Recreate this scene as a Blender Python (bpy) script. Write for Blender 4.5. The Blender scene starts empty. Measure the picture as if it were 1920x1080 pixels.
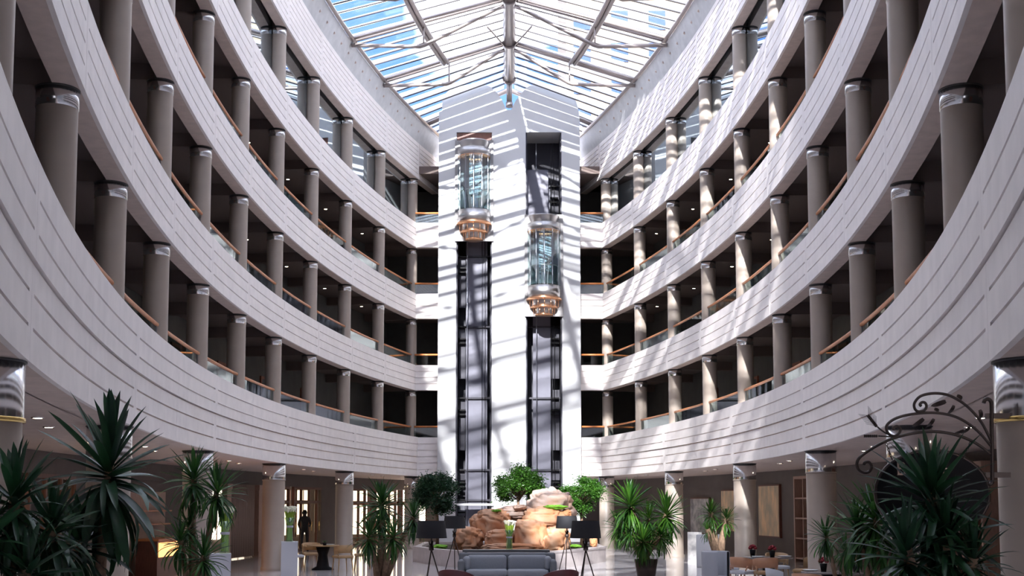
import bpy, math, random
from mathutils import Vector, Matrix, noise
random.seed(7)
SC = bpy.context.scene
COL = SC.collection
PI = math.pi

# ------------------------------------------------------------------ camera
F, TH, CX, PY, EYE = 2300.0, math.atan(2300.0 / 28000.0), 954.9, 754.7, 2.05
cd = bpy.data.cameras.new('camera'); cam = bpy.data.objects.new('camera', cd); COL.objects.link(cam)
cd.sensor_width = 36; cd.lens = F / 1920 * 36
cd.shift_x = (960 - CX) / 1920; cd.shift_y = (PY - 540) / 1920
cd.clip_end = 600; cd.clip_start = 0.05
cam.location = (0, 0, EYE); cam.rotation_euler = (PI / 2 + TH, 0, 0)
SC.camera = cam
def at(px, py, Y):
    """point on the plane y = Y seen at a place of the photograph (1920 x 1080)"""
    c, s = math.cos(TH), math.sin(TH); u = (px - CX) / F; v = (PY - py) / F
    t = Y / (c - v * s)
    return Vector((u * t, Y, EYE + (s + v * c) * t))

# ------------------------------------------------------------------ world, sun, exposure
SUN_DIR = Vector((0.145, 1.0, -0.60))
w = bpy.data.worlds.new('sky'); SC.world = w; w.use_nodes = True
nt = w.node_tree; bg = nt.nodes['Background']
tc = nt.nodes.new('ShaderNodeTexCoord'); nz = nt.nodes.new('ShaderNodeTexNoise'); cr = nt.nodes.new('ShaderNodeValToRGB')
nz.inputs['Scale'].default_value = 7.0; nz.inputs['Detail'].default_value = 6
cr.color_ramp.elements[0].position = 0.47; cr.color_ramp.elements[0].color = (0.042, 0.085, 0.205, 1)
cr.color_ramp.elements[1].position = 0.60; cr.color_ramp.elements[1].color = (1.0, 0.96, 0.92, 1)
nt.links.new(tc.outputs['Generated'], nz.inputs['Vector']); nt.links.new(nz.outputs['Fac'], cr.inputs['Fac'])
nt.links.new(cr.outputs['Color'], bg.inputs['Color']); bg.inputs['Strength'].default_value = 3.2
sl = bpy.data.lights.new('sun', 'SUN'); so = bpy.data.objects.new('sun', sl); COL.objects.link(so)
sl.energy = 10.5; sl.angle = math.radians(0.9); sl.color = (1.0, 0.96, 0.90)
so.rotation_euler = SUN_DIR.to_track_quat('-Z', 'Y').to_euler(); so.location = (-20, -60, 60)
SC.view_settings.view_transform = 'Standard'; SC.view_settings.look = 'None'
SC.view_settings.exposure = 1.45; SC.view_settings.gamma = 1.0; SC.view_settings.use_curve_mapping = False

# ------------------------------------------------------------------ materials
MATS = {}
def mat(name, col, rough=0.6, metal=0.0, spec=0.5, noise_amt=0.0, nscale=6.0, col2=None, bump=0.0, bscale=40.0, stretch=None, emit=None, estr=0, coat=0.0, trans=0.0, alpha=None):
    m = bpy.data.materials.new(name); m.use_nodes = True; n = m.node_tree; b = n.nodes['Principled BSDF']
    b.inputs['Base Color'].default_value = (*col, 1); b.inputs['Roughness'].default_value = rough
    b.inputs['Metallic'].default_value = metal; b.inputs['Specular IOR Level'].default_value = spec
    b.inputs['Coat Weight'].default_value = coat
    tcn = None
    if noise_amt or bump:
        tcn = n.nodes.new('ShaderNodeTexCoord'); mp = n.nodes.new('ShaderNodeMapping')
        n.links.new(tcn.outputs['Object'], mp.inputs['Vector'])
        if stretch: mp.inputs['Scale'].default_value = stretch
    if noise_amt:
        t = n.nodes.new('ShaderNodeTexNoise'); t.inputs['Scale'].default_value = nscale; t.inputs['Detail'].default_value = 5
        n.links.new(mp.outputs['Vector'], t.inputs['Vector'])
        r = n.nodes.new('ShaderNodeValToRGB')
        c2 = col2 or tuple(c * (1 - noise_amt) for c in col)
        r.color_ramp.elements[0].position = 0.35; r.color_ramp.elements[0].color = (*c2, 1)
        r.color_ramp.elements[1].position = 0.65; r.color_ramp.elements[1].color = (*col, 1)
        n.links.new(t.outputs['Fac'], r.inputs['Fac']); n.links.new(r.outputs['Color'], b.inputs['Base Color'])
    if bump:
        t2 = n.nodes.new('ShaderNodeTexNoise'); t2.inputs['Scale'].default_value = bscale; t2.inputs['Detail'].default_value = 4
        n.links.new(mp.outputs['Vector'], t2.inputs['Vector'])
        bp = n.nodes.new('ShaderNodeBump'); bp.inputs['Strength'].default_value = bump; bp.inputs['Distance'].default_value = 0.02
        n.links.new(t2.outputs['Fac'], bp.inputs['Height']); n.links.new(bp.outputs['Normal'], b.inputs['Normal'])
    if emit:
        b.inputs['Emission Color'].default_value = (*emit, 1); b.inputs['Emission Strength'].default_value = estr
    MATS[name] = m; return m
def glass(name, tint=(0.9, 0.95, 0.95), refl=0.12, rough=0.02, gcol=(1, 1, 1)):
    m = bpy.data.materials.new(name); m.use_nodes = True; n = m.node_tree; n.nodes.clear()
    o = n.nodes.new('ShaderNodeOutputMaterial'); mx = n.nodes.new('ShaderNodeMixShader')
    t = n.nodes.new('ShaderNodeBsdfTransparent'); g = n.nodes.new('ShaderNodeBsdfGlossy')
    t.inputs['Color'].default_value = (*tint, 1); g.inputs['Roughness'].default_value = rough; g.inputs['Color'].default_value = (*gcol, 1)
    mx.inputs['Fac'].default_value = refl
    n.links.new(t.outputs[0], mx.inputs[1]); n.links.new(g.outputs[0], mx.inputs[2]); n.links.new(mx.outputs[0], o.inputs['Surface'])
    MATS[name] = m; return m
def leafmat(name, c1, c2, tr=0.3):
    m = bpy.data.materials.new(name); m.use_nodes = True; n = m.node_tree; b = n.nodes['Principled BSDF']
    o = n.nodes['Material Output']
    oi = n.nodes.new('ShaderNodeObjectInfo'); tcn = n.nodes.new('ShaderNodeTexCoord'); t = n.nodes.new('ShaderNodeTexNoise')
    t.inputs['Scale'].default_value = 3.0; n.links.new(tcn.outputs['Object'], t.inputs['Vector'])
    ad = n.nodes.new('ShaderNodeMath'); ad.operation = 'ADD'; ad.use_clamp = True
    sb = n.nodes.new('ShaderNodeMath'); sb.operation = 'SUBTRACT'; sb.inputs[1].default_value = 0.5
    n.links.new(t.outputs['Fac'], sb.inputs[0]); n.links.new(sb.outputs[0], ad.inputs[0]); n.links.new(oi.outputs['Random'], ad.inputs[1])
    r = n.nodes.new('ShaderNodeValToRGB'); r.color_ramp.elements[0].color = (*c1, 1); r.color_ramp.elements[1].color = (*c2, 1)
    n.links.new(ad.outputs[0], r.inputs['Fac']); n.links.new(r.outputs['Color'], b.inputs['Base Color'])
    b.inputs['Roughness'].default_value = 0.38; b.inputs['Specular IOR Level'].default_value = 0.45
    tl = n.nodes.new('ShaderNodeBsdfTranslucent'); n.links.new(r.outputs['Color'], tl.inputs['Color'])
    mx = n.nodes.new('ShaderNodeMixShader'); mx.inputs['Fac'].default_value = tr
    n.links.new(b.outputs[0], mx.inputs[1]); n.links.new(tl.outputs[0], mx.inputs[2]); n.links.new(mx.outputs[0], o.inputs['Surface'])
    MATS[name] = m; return m

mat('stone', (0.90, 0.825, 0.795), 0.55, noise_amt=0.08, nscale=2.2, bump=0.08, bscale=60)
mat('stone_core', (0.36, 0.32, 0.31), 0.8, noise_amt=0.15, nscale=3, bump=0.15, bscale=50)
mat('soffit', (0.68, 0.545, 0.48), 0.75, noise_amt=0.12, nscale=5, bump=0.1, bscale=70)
mat('concrete', (0.66, 0.65, 0.65), 0.8, noise_amt=0.12, nscale=3)
mat('column', (0.385, 0.315, 0.265), 0.42, noise_amt=0.06, nscale=3)
mat('chrome', (0.80, 0.80, 0.81), 0.17, metal=1.0)
mat('dark_trim', (0.05, 0.045, 0.045), 0.5)
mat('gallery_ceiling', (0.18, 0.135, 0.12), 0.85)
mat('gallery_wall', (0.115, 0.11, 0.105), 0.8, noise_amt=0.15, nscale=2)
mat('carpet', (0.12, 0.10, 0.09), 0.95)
mat('door_wood', (0.30, 0.085, 0.035), 0.5, noise_amt=0.25, nscale=4, stretch=(8, 8, 1))
mat('rail_wood', (0.62, 0.22, 0.075), 0.35, noise_amt=0.2, nscale=5)
mat('white_wall', (0.56, 0.55, 0.555), 0.6, bump=0.03, bscale=30)
mat('shaft_panel', (0.125, 0.12, 0.155), 0.5, noise_amt=0.12, nscale=2)
mat('shaft_dark', (0.035, 0.032, 0.045), 0.6)
mat('shaft_steel', (0.26, 0.26, 0.30), 0.35, metal=0.6)
mat('brushed', (0.46, 0.44, 0.44), 0.3, metal=1.0)
mat('car_plate', (0.24, 0.225, 0.225), 0.45, metal=0.3)
mat('gold_light', (1, 0.7, 0.35), 0.4, emit=(1.0, 0.62, 0.28), estr=9)
mat('glowing_gold_trim', (0.62, 0.33, 0.19), 0.25, metal=1.0, emit=(1.0, 0.5, 0.28), estr=0.05)  # slight emission put into the metal for the gold light on the lift tiers
mat('brass', (0.80, 0.56, 0.20), 0.2, metal=1.0)
mat('downlight', (1, 0.9, 0.8), 0.4, emit=(1.0, 0.82, 0.62), estr=14)
mat('roof_metal', (0.36, 0.31, 0.295), 0.3, metal=0.6)
mat('roof_bar', (0.12, 0.11, 0.115), 0.5, metal=0.3)
mat('floor_stone', (0.70, 0.67, 0.68), 0.10, noise_amt=0.10, nscale=1.2, spec=0.6, coat=0.3)
mat('wall_dark', (0.14, 0.115, 0.105), 0.8, noise_amt=0.1, nscale=2)
mat('wood_red', (0.16, 0.055, 0.035), 0.45, noise_amt=0.3, nscale=5, stretch=(8, 8, 1))
mat('wood_pink', (0.42, 0.26, 0.20), 0.5, noise_amt=0.2, nscale=5, stretch=(8, 8, 1))
mat('curtain', (0.33, 0.25, 0.22), 0.9)
mat('daylight', (1, 0.95, 0.85), 0.5, emit=(1.0, 0.88, 0.70), estr=1.6)
mat('bar_glow', (1, 0.6, 0.25), 0.5, emit=(1.0, 0.45, 0.15), estr=0.9)
mat('black', (0.010, 0.009, 0.010), 0.6, spec=0.12)
mat('lamp_shade', (0.018, 0.018, 0.022), 0.75)
mat('iron', (0.06, 0.042, 0.036), 0.42, metal=0.6)
mat('sofa_grey', (0.30, 0.31, 0.34), 0.85, noise_amt=0.1, nscale=60, bump=0.1, bscale=200)
mat('sofa_dark', (0.16, 0.165, 0.18), 0.8)
mat('maroon', (0.10, 0.018, 0.022), 0.55)
mat('console', (0.12, 0.12, 0.13), 0.35)
mat('kerb', (0.62, 0.55, 0.54), 0.5, noise_amt=0.12, nscale=4)
mat('rock', (0.60, 0.255, 0.11), 0.8, noise_amt=0.3, nscale=1.5, col2=(0.58, 0.36, 0.24), bump=1.0, bscale=4)
mat('rock_grey', (0.56, 0.36, 0.27), 0.8, noise_amt=0.3, nscale=2.0, col2=(0.46, 0.36, 0.32), bump=1.0, bscale=4)
mat('moss', (0.22, 0.50, 0.04), 0.9, noise_amt=0.4, nscale=20)
mat('pale_grey', (0.36, 0.36, 0.39), 0.45)
mat('soil', (0.05, 0.035, 0.025), 0.95)
mat('bark', (0.27, 0.17, 0.11), 0.9, noise_amt=0.4, nscale=14, bump=0.6, bscale=25)
mat('pot_brown', (0.045, 0.025, 0.02), 0.5)
mat('pot_white', (0.60, 0.59, 0.60), 0.4)
mat('pedestal_white', (0.66, 0.66, 0.72), 0.45)
mat('stem_green', (0.36, 0.55, 0.05), 0.5)
mat('lily', (0.92, 0.90, 0.74), 0.5)
mat('flower_red', (0.22, 0.006, 0.015), 0.7)
mat('peach_wood', (0.50, 0.24, 0.13), 0.45, noise_amt=0.15, nscale=5)
mat('pale_seat', (0.50, 0.50, 0.53), 0.6)
mat('oak', (0.40, 0.24, 0.11), 0.5, noise_amt=0.2, nscale=6)
mat('table_top', (0.20, 0.17, 0.16), 0.15)
mat('plate_white', (0.80, 0.82, 0.84), 0.3)
mat('paint_gold', (0.88, 0.62, 0.38), 0.7, noise_amt=0.5, nscale=1.6, col2=(0.50, 0.42, 0.30), stretch=(1, 1.6, 0.8))
mat('paint_grey', (0.60, 0.57, 0.55), 0.7, noise_amt=0.5, nscale=3, col2=(0.25, 0.24, 0.25))
mat('facade', (0.20, 0.155, 0.11), 0.8)
mat('facade_window', (0.03, 0.055, 0.13), 0.15)
mat('cloth_dark', (0.02, 0.02, 0.025), 0.8)
mat('skin', (0.45, 0.28, 0.20), 0.6)
mat('letter_gold', (0.30, 0.21, 0.17), 0.4, metal=0.5)
glass('roof_glass', (0.93, 0.96, 1.0), 0.06)
glass('car_glass', (0.72, 0.84, 0.82), 0.13)
glass('rail_glass', (0.62, 0.70, 0.70), 0.16)
glass('mirror_glass', (0.10, 0.14, 0.15), 0.62, 0.015, (0.86, 0.95, 1.0))
glass('door_glass', (0.80, 0.76, 0.70), 0.06)
glass('vase_glass', (0.85, 0.95, 0.80), 0.10)
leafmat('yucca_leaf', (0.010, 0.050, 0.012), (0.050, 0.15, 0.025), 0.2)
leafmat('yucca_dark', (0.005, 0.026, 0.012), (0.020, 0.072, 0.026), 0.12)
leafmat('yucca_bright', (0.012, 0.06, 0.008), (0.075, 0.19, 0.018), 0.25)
leafmat('tree_leaf', (0.02, 0.09, 0.01), (0.11, 0.28, 0.03), 0.3)
leafmat('tree_dark', (0.012, 0.055, 0.025), (0.06, 0.16, 0.04), 0.25)
m = bpy.data.materials.new('louvre'); m.use_nodes = True; n = m.node_tree; b = n.nodes['Principled BSDF']
b.inputs['Base Color'].default_value = (0.85, 0.86, 0.88, 1); b.inputs['Roughness'].default_value = 0.5
tl = n.nodes.new('ShaderNodeBsdfTranslucent'); tl.inputs['Color'].default_value = (0.8, 0.82, 0.86, 1)
mx = n.nodes.new('ShaderNodeMixShader'); mx.inputs['Fac'].default_value = 0.45
n.links.new(b.outputs[0], mx.inputs[1]); n.links.new(tl.outputs[0], mx.inputs[2]); n.links.new(mx.outputs[0], n.nodes['Material Output'].inputs['Surface'])
MATS['louvre'] = m

# ------------------------------------------------------------------ mesh helpers
class MB:
    def __init__(self): self.v = []; self.f = []; self.s = []
    def add(self, vs, fs, smooth=False):
        o = len(self.v); self.v += [tuple(p) for p in vs]
        for q in fs: self.f.append(tuple(i + o for i in q)); self.s.append(smooth)
        return self
    def box(self, c, s, rz=0.0, M=None):
        hx, hy, hz = s[0] / 2, s[1] / 2, s[2] / 2
        vs = [Vector((x, y, z)) for z in (-hz, hz) for y in (-hy, hy) for x in (-hx, hx)]
        if M is not None: vs = [M @ p for p in vs]
        elif rz: R = Matrix.Rotation(rz, 3, 'Z'); vs = [R @ p for p in vs]
        c = Vector(c)
        return self.add([p + c for p in vs], [(0, 2, 3, 1), (4, 5, 7, 6), (0, 1, 5, 4), (2, 6, 7, 3), (0, 4, 6, 2), (1, 3, 7, 5)])
    def bx(self, x0, x1, y0, y1, z0, z1):
        return self.box(((x0 + x1) / 2, (y0 + y1) / 2, (z0 + z1) / 2), (abs(x1 - x0), abs(y1 - y0), abs(z1 - z0)))
    def rbox(self, c, s, r=0.03, rz=0.0, n=2):
        """rounded-edge slab: a box whose vertical edges and top rim are rounded"""
        hx, hy, hz = s[0] / 2, s[1] / 2, s[2] / 2; r = min(r, hx * .95, hy * .95, hz * .95)
        rings = []
        for k in range(n + 1):
            a = PI / 2 * k / n; rings.append((r * (1 - math.sin(a)), -hz + r * (1 - math.cos(a))))
        rings = [(r - r * math.sin(PI / 2 * k / n), -hz + r - r * math.cos(PI / 2 * k / n)) for k in range(n + 1)]
        rings += [(i, -z) for i, z in reversed(rings)]
        R = Matrix.Rotation(rz, 3, 'Z'); vs = []; m = 4 * (n + 1)
        for ins, z in rings:
            rr = r
            for q, (sx, sy) in enumerate(((1, 1), (-1, 1), (-1, -1), (1, -1))):
                for k in range(n + 1):
                    a = PI / 2 * (q + k / n)
                    x = sx * (hx - r) + (rr - ins) * math.cos(a); y = sy * (hy - r) + (rr - ins) * math.sin(a)
                    vs.append(R @ Vector((x, y, z)) + Vector(c))
        fs = []
        for i in range(len(rings) - 1):
            for j in range(m): fs.append((i * m + j, i * m + (j + 1) % m, (i + 1) * m + (j + 1) % m, (i + 1) * m + j))
        fs.append(tuple(range(m - 1, -1, -1))); fs.append(tuple((len(rings) - 1) * m + j for j in range(m)))
        return self.add(vs, fs, True)
    def tube(self, pts, r, n=8, caps=True):
        pts = [Vector(p) for p in pts]; rs = r if isinstance(r, (list, tuple)) else [r] * len(pts)
        vs = []; up = None
        for i, p in enumerate(pts):
            d = (pts[min(i + 1, len(pts) - 1)] - pts[max(i - 1, 0)]).normalized()
            if up is None:
                up = Vector((0, 0, 1)) if abs(d.z) < 0.9 else Vector((1, 0, 0))
            a = d.cross(up); a.normalize(); bb = a.cross(d).normalized(); up = bb
            for k in range(n):
                t = 2 * PI * k / n; vs.append(p + (a * math.cos(t) + bb * math.sin(t)) * rs[i])
        fs = []
        for i in range(len(pts) - 1):
            for k in range(n): fs.append((i * n + k, i * n + (k + 1) % n, (i + 1) * n + (k + 1) % n, (i + 1) * n + k))
        self.add(vs, fs, True)
        if caps:
            o = len(self.v) - len(vs)
            self.f.append(tuple(o + k for k in range(n - 1, -1, -1))); self.s.append(False)
            self.f.append(tuple(o + (len(pts) - 1) * n + k for k in range(n))); self.s.append(False)
        return self
    def lathe(self, prof, n=24, c=(0, 0, 0), a0=0.0, a1=2 * PI, smooth=True):
        full = abs(a1 - a0 - 2 * PI) < 1e-6; m = n if full else n + 1; vs = []
        for r, z in prof:
            for k in range(m):
                t = a0 + (a1 - a0) * k / n; vs.append((c[0] + r * math.cos(t), c[1] + r * math.sin(t), c[2] + z))
        fs = []
        for i in range(len(prof) - 1):
            for k in range(n): fs.append((i * m + k, i * m + (k + 1) % m, (i + 1) * m + (k + 1) % m, (i + 1) * m + k))
        return self.add(vs, fs, smooth)
    def prism(self, poly, y0, y1):
        """poly: list of (x, z), counter-clockwise seen from -y; extruded along y"""
        k = len(poly); vs = [(x, y0, z) for x, z in poly] + [(x, y1, z) for x, z in poly]
        fs = [tuple(range(k)), tuple(range(2 * k - 1, k - 1, -1))]
        fs += [(i, i + k, (i + 1) % k + k, (i + 1) % k) for i in range(k)]
        return self.add(vs, fs)
    def mesh(self, name):
        me = bpy.data.meshes.new(name); me.from_pydata(self.v, [], self.f); me.polygons.foreach_set('use_smooth', self.s); me.update(); return me
    def build(self, name, m, parent=None, loc=(0, 0, 0), rz=0.0):
        return link(name, self.mesh(name), m, parent, loc, rz)
def link(name, me, m, parent=None, loc=(0, 0, 0), rz=0.0):
    if m and not me.materials: me.materials.append(MATS[m])
    o = bpy.data.objects.new(name, me); COL.objects.link(o); o.location = loc; o.rotation_euler = (0, 0, rz)
    if parent: o.parent = parent
    return o
def tag(o, label, cat, group=None):
    o['label'] = label; o['category'] = cat
    if group: o['group'] = group
    return o
def empty(name, loc=(0, 0, 0), rz=0.0, parent=None):
    o = bpy.data.objects.new(name, None); COL.objects.link(o); o.location = loc; o.rotation_euler = (0, 0, rz); o.empty_display_size = 0.2
    if parent: o.parent = parent
    return o
def thing(name, label, cat, loc=(0, 0, 0), rz=0.0, group=None): return tag(empty(name, loc, rz), label, cat, group)
def struct(o, label=None):
    o['kind'] = 'structure'
    if label: o['label'] = label
    return o
ORD = ['nearest', 'second', 'third', 'fourth', 'fifth', 'sixth', 'seventh', 'eighth', 'ninth', 'tenth', 'eleventh', 'twelfth']

# ------------------------------------------------------------------ ring geometry (two mirrored arcs)
RC, YC, RR, T0, DT = 83.84, 33.13, 90.97, 0.2545, 0.0506
def tk(k): return T0 - DT * k
def ring(side, t, dr=0.0, z=0.0):
    """side -1 left, +1 right; dr outward from the fascia face"""
    r = RR + dr; return Vector((side * (r * math.cos(t) - RC), YC + r * math.sin(t), z))
def rrot(side, t): return t if side > 0 else PI - t          # local +x points outward
def sweep(mb, side, prof, t0, t1, n, smooth=False):
    """closed profile of (dr, z) swept along the arc"""
    m = len(prof); vs = []
    for i in range(n + 1):
        t = t0 + (t1 - t0) * i / n
        for dr, z in prof: vs.append(ring(side, t, dr, z))
    fs = []
    for i in range(n):
        for j in range(m): fs.append((i * m + j, i * m + (j + 1) % m, (i + 1) * m + (j + 1) % m, (i + 1) * m + j))
    fs.append(tuple(range(m))); fs.append(tuple(n * m + j for j in range(m - 1, -1, -1)))
    return mb.add(vs, fs, smooth)
def rect(d0, d1, z0, z1): return [(d0, z0), (d1, z0), (d1, z1), (d0, z1)]
PITCH = 3.3
BB = [3.27] + [7.186 + PITCH * i for i in range(4)]              # band undersides
BT = [5.03] + [8.335 + PITCH * i for i in range(3)] + [18.74]    # band tops
FL = [BT[i] - 0.62 for i in range(4)]                            # gallery floors
TC = 0.2504                                                      # corner where the arc meets the return
TEND = tk(11)
YCOR = ring(-1, TC).y; XCOR = abs(ring(-1, TC).x)
YT, XT = 55.25, 3.24                                             # tower front face
D1 = -0.157                                                      # the lowest band stands proud

def panel_mesh(name, L, zs, grooves, gapl, gapr, arc=True, gw=0.032, step=None):
    """grooved facing slab; front face at local x = 0, +x is outward (behind). arc: L is an angle"""
    half = L / 2; scale = RR if arc else 1.0
    jt = 0.007 / scale
    n = 9 if arc else 1
    inner0, inner1 = -half + jt + gapl / scale, half - jt - gapr / scale
    ae = [-half + jt] + ([inner0] if gapl else []) + [inner0 + (inner1 - inner0) * i / n for i in range(1, n)] + ([inner1] if gapr else []) + [half - jt]
    ze = [zs[0]]; rowg = []
    for g in grooves: ze += [g - gw / 2, g + gw / 2]
    ze.append(zs[1])
    rows = []
    for j in range(len(ze) - 1): rows.append(j % 2 == 1)
    na, nzr = len(ae) - 1, len(ze) - 1
    def dep(i, j):
        if i < 0 or j < 0 or i >= na or j >= nzr: return 0.06
        if rows[j]:
            mid = (ae[i] + ae[i + 1]) / 2
            if (not gapl or mid > inner0) and (not gapr or mid < inner1): return 0.04
        if step and (ze[j] + ze[j + 1]) / 2 < step: return 0.0
        return 0.0
    def P(a, z, d):
        if arc: return ((RR + d) * math.cos(a) - RR, (RR + d) * math.sin(a), z)
        return (d, a, z)
    mb = MB()
    for i in range(na):
        for j in range(nzr):
            d = dep(i, j); a0, a1, z0, z1 = ae[i], ae[i + 1], ze[j], ze[j + 1]
            mb.add([P(a0, z0, d), P(a1, z0, d), P(a1, z1, d), P(a0, z1, d)], [(0, 3, 2, 1)])
            for (ii, jj, p, q) in ((i + 1, j, (a1, z0), (a1, z1)), (i, j + 1, (a0, z1), (a1, z1))):
                e = dep(ii, jj)
                if e != d: mb.add([P(*p, d), P(*q, d), P(*q, e), P(*p, e)], [(0, 1, 2, 3)])
            if i == 0: mb.add([P(a0, z0, d), P(a0, z1, d), P(a0, z1, .06), P(a0, z0, .06)], [(0, 1, 2, 3)])
            if j == 0: mb.add([P(a0, z0, d), P(a1, z0, d), P(a1, z0, .06), P(a0, z0, .06)], [(0, 1, 2, 3)])
    me = mb.mesh(name); me.materials.append(MATS['stone']); return me

# panel meshes are shared around the whole ring
ZM = 4.16
def rel(zs, z0): return [z - z0 for z in zs]
PAN = {}
for lv in range(5):
    if lv == 0:
        PAN[0, 'lo', 0] = panel_mesh('panel', DT, (0.0, ZM - 3.27 - 0.03), [0.30, 0.60], 0.16, 0.0)
        PAN[0, 'lo', 1] = panel_mesh('panel', DT, (0.0, ZM - 3.27 - 0.03), [0.30, 0.60], 0.0, 0.16)
        PAN[0, 'up', 0] = panel_mesh('panel', DT, (ZM - 3.27, 1.76), [1.13, 1.44], 0.16, 0.0)
        PAN[0, 'up', 1] = panel_mesh('panel', DT, (ZM - 3.27, 1.76), [1.13, 1.44], 0.0, 0.16)
    elif lv < 4:
        if lv == 1: PAN[1] = panel_mesh('panel', DT, (0.0, 1.149), [0.29, 0.575, 0.86], 0.14, 0.14)
        PAN[lv] = PAN[1]
    else:
        PAN[4] = panel_mesh('panel', DT, (0.0, 1.654), [0.2 + 0.21 * i for i in range(7)], 0.12, 0.12)

WALL = {}; SLAB = {}
GLV = ['lowest', 'second', 'third', 'top']
for side in (-1, 1):
    nm = 'left' if side < 0 else 'right'
    root = struct(empty('wall_' + nm), '%s curved wing of stone-faced gallery balconies around the atrium' % nm); WALL[side] = root
    for lv in range(5):
        zb, zt = BB[lv], BT[lv]; off = D1 if lv == 0 else 0.0
        t1 = TC if lv < 4 else 0.286
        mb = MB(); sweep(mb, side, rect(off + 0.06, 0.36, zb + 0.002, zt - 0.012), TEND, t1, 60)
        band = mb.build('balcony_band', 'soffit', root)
        mb = MB(); sweep(mb, side, rect(off + 0.0, 0.38, zt - 0.012, zt + 0.012), TEND, t1, 60)
        mb.build('coping', 'stone', band)
        for k in range(11):
            tm = tk(k + 0.5)
            loc = ring(side, tm, off, zb); rz = rrot(side, tm)
            if lv == 0:
                odd = (k % 2) if side < 0 else 1 - (k % 2)
                # grooves run through two bays, with a blank at every second joint
                link('panel', PAN[0, 'up', odd], None, band, loc, rz)
                lo = ring(side, tm, off + 0.025, zb)
                link('panel', PAN[0, 'lo', odd], None, band, lo, rz)
            else:
                link('panel', PAN[lv], None, band, loc, rz)
        if lv == 4:
            k = -0.81 / 2
            tm = tk(-0.32)
            me = panel_mesh('panel', DT * 0.62, (0.0, 1.654), [0.2 + 0.21 * i for i in range(7)], 0.12, 0.02)
            link('panel', me, None, band, ring(side, tm, 0, zb), rrot(side, tm))
        else:
            # flat return between the arc and the tower
            Lr = XCOR - XT + 0.10; xc = side * (XT + Lr / 2 - 0.03)
            g = [0.29, 0.575, 0.86] if lv else [0.30, 0.60, 0.885, 1.17, 1.46]
            me = panel_mesh('panel', Lr, (0.0, zt - zb), g, 0.0, 0.0, arc=False)
            rb = MB().bx(side * (XT - 0.02), side * (XCOR + 0.3), YCOR + 0.08, YCOR + 0.36, zb + 0.002, zt).build('return_band', 'soffit', root)
            link('panel', me, None, rb, (xc, YCOR + 0.02 - (0.12 if lv == 0 else 0), zb), PI / 2)
    # top parapet: plain concrete upstand leaning inward with bolts
    mb = MB(); sweep(mb, side, [(0.06, 18.74), (0.5, 18.74), (0.5, 19.62), (-0.26, 19.62)], TEND, 0.286, 60)
    up = mb.build('upstand', 'concrete', root)
    bolt = MB().lathe([(0.0, 0.05), (0.045, 0.05), (0.05, -0.02)], 8).mesh('bolt'); bolt.materials.append(MATS['soffit'])
    for i in range(48):
        t = tk(0.1 + i * 0.22); o = link('bolt', bolt, None, up, ring(side, t, -0.10, 19.2), 0)
        o.rotation_euler = (0, -PI / 2 + 0.33, rrot(side, t))
    # gallery slabs, back walls, radial beams
    for lv in range(5):
        zb = BB[lv]
        mb = MB()
        if lv == 0: sweep(mb, side, rect(0.34, 6.5, 3.272, 4.40), TEND, 0.36, 50)
        elif lv < 4: sweep(mb, side, rect(0.34, 2.9, zb + 0.33, FL[lv]), TEND, 0.29, 50)
        else: sweep(mb, side, rect(0.34, 3.0, zb + 0.25, zb + 0.6), TEND, 0.29, 50)
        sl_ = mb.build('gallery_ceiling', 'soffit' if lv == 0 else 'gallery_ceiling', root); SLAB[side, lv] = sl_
        if lv > 0:
            for k in range(11):
                t = tk(k); p = ring(side, t, 1.6, zb + 0.17)
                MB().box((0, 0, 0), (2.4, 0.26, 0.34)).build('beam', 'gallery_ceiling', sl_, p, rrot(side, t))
    for lv in range(4):
        mb = MB(); sweep(mb, side, rect(2.6, 2.8, FL[lv], BB[lv + 1] + 0.4), TEND, 0.29, 50)
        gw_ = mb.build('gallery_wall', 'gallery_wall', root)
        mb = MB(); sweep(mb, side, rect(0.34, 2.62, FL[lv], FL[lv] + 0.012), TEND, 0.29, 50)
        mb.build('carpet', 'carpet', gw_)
        if lv < 3:
            for k in range(11):
                t = tk(k + 0.55); p = ring(side, t, 2.56, FL[lv])
                d = MB().bx(-.03, .03, -.56, -.46, 0, 2.15).bx(-.03, .03, .46, .56, 0, 2.15).bx(-.03, .03, -.56, .56, 2.15, 2.25).build('door_frame', 'door_wood', gw_, p, rrot(side, t))
                MB().bx(.0, .03, -.46, .46, 0, 2.15).build('door_leaf', 'wood_red' if k % 2 else 'gallery_wall', d)
        # return gallery: dark lobby behind the tower shoulder
        mb = MB().bx(side * (XT - .3), side * (XCOR + 2.0), 59.4, 59.6, FL[lv], BB[lv + 1] + 0.4)
        mb.bx(side * (XT - .4), side * (XT - .2), YCOR, 59.5, FL[lv], BB[lv + 1] + 0.4)
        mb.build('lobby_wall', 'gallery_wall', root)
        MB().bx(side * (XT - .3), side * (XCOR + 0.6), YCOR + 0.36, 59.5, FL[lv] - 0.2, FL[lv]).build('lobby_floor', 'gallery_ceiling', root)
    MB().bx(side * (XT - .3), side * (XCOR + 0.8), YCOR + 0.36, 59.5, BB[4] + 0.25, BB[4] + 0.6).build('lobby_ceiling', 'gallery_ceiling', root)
    # outer shell so that daylight enters only through the roof
    mb = MB(); sweep(mb, side, rect(3.0, 3.2, 4.4, 19.62), TEND, 0.30, 40); sweep(mb, side, rect(0.3, 3.2, 19.5, 19.62), TEND, 0.30, 40)
    mb.build('outer_wall', 'concrete', root)
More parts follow.
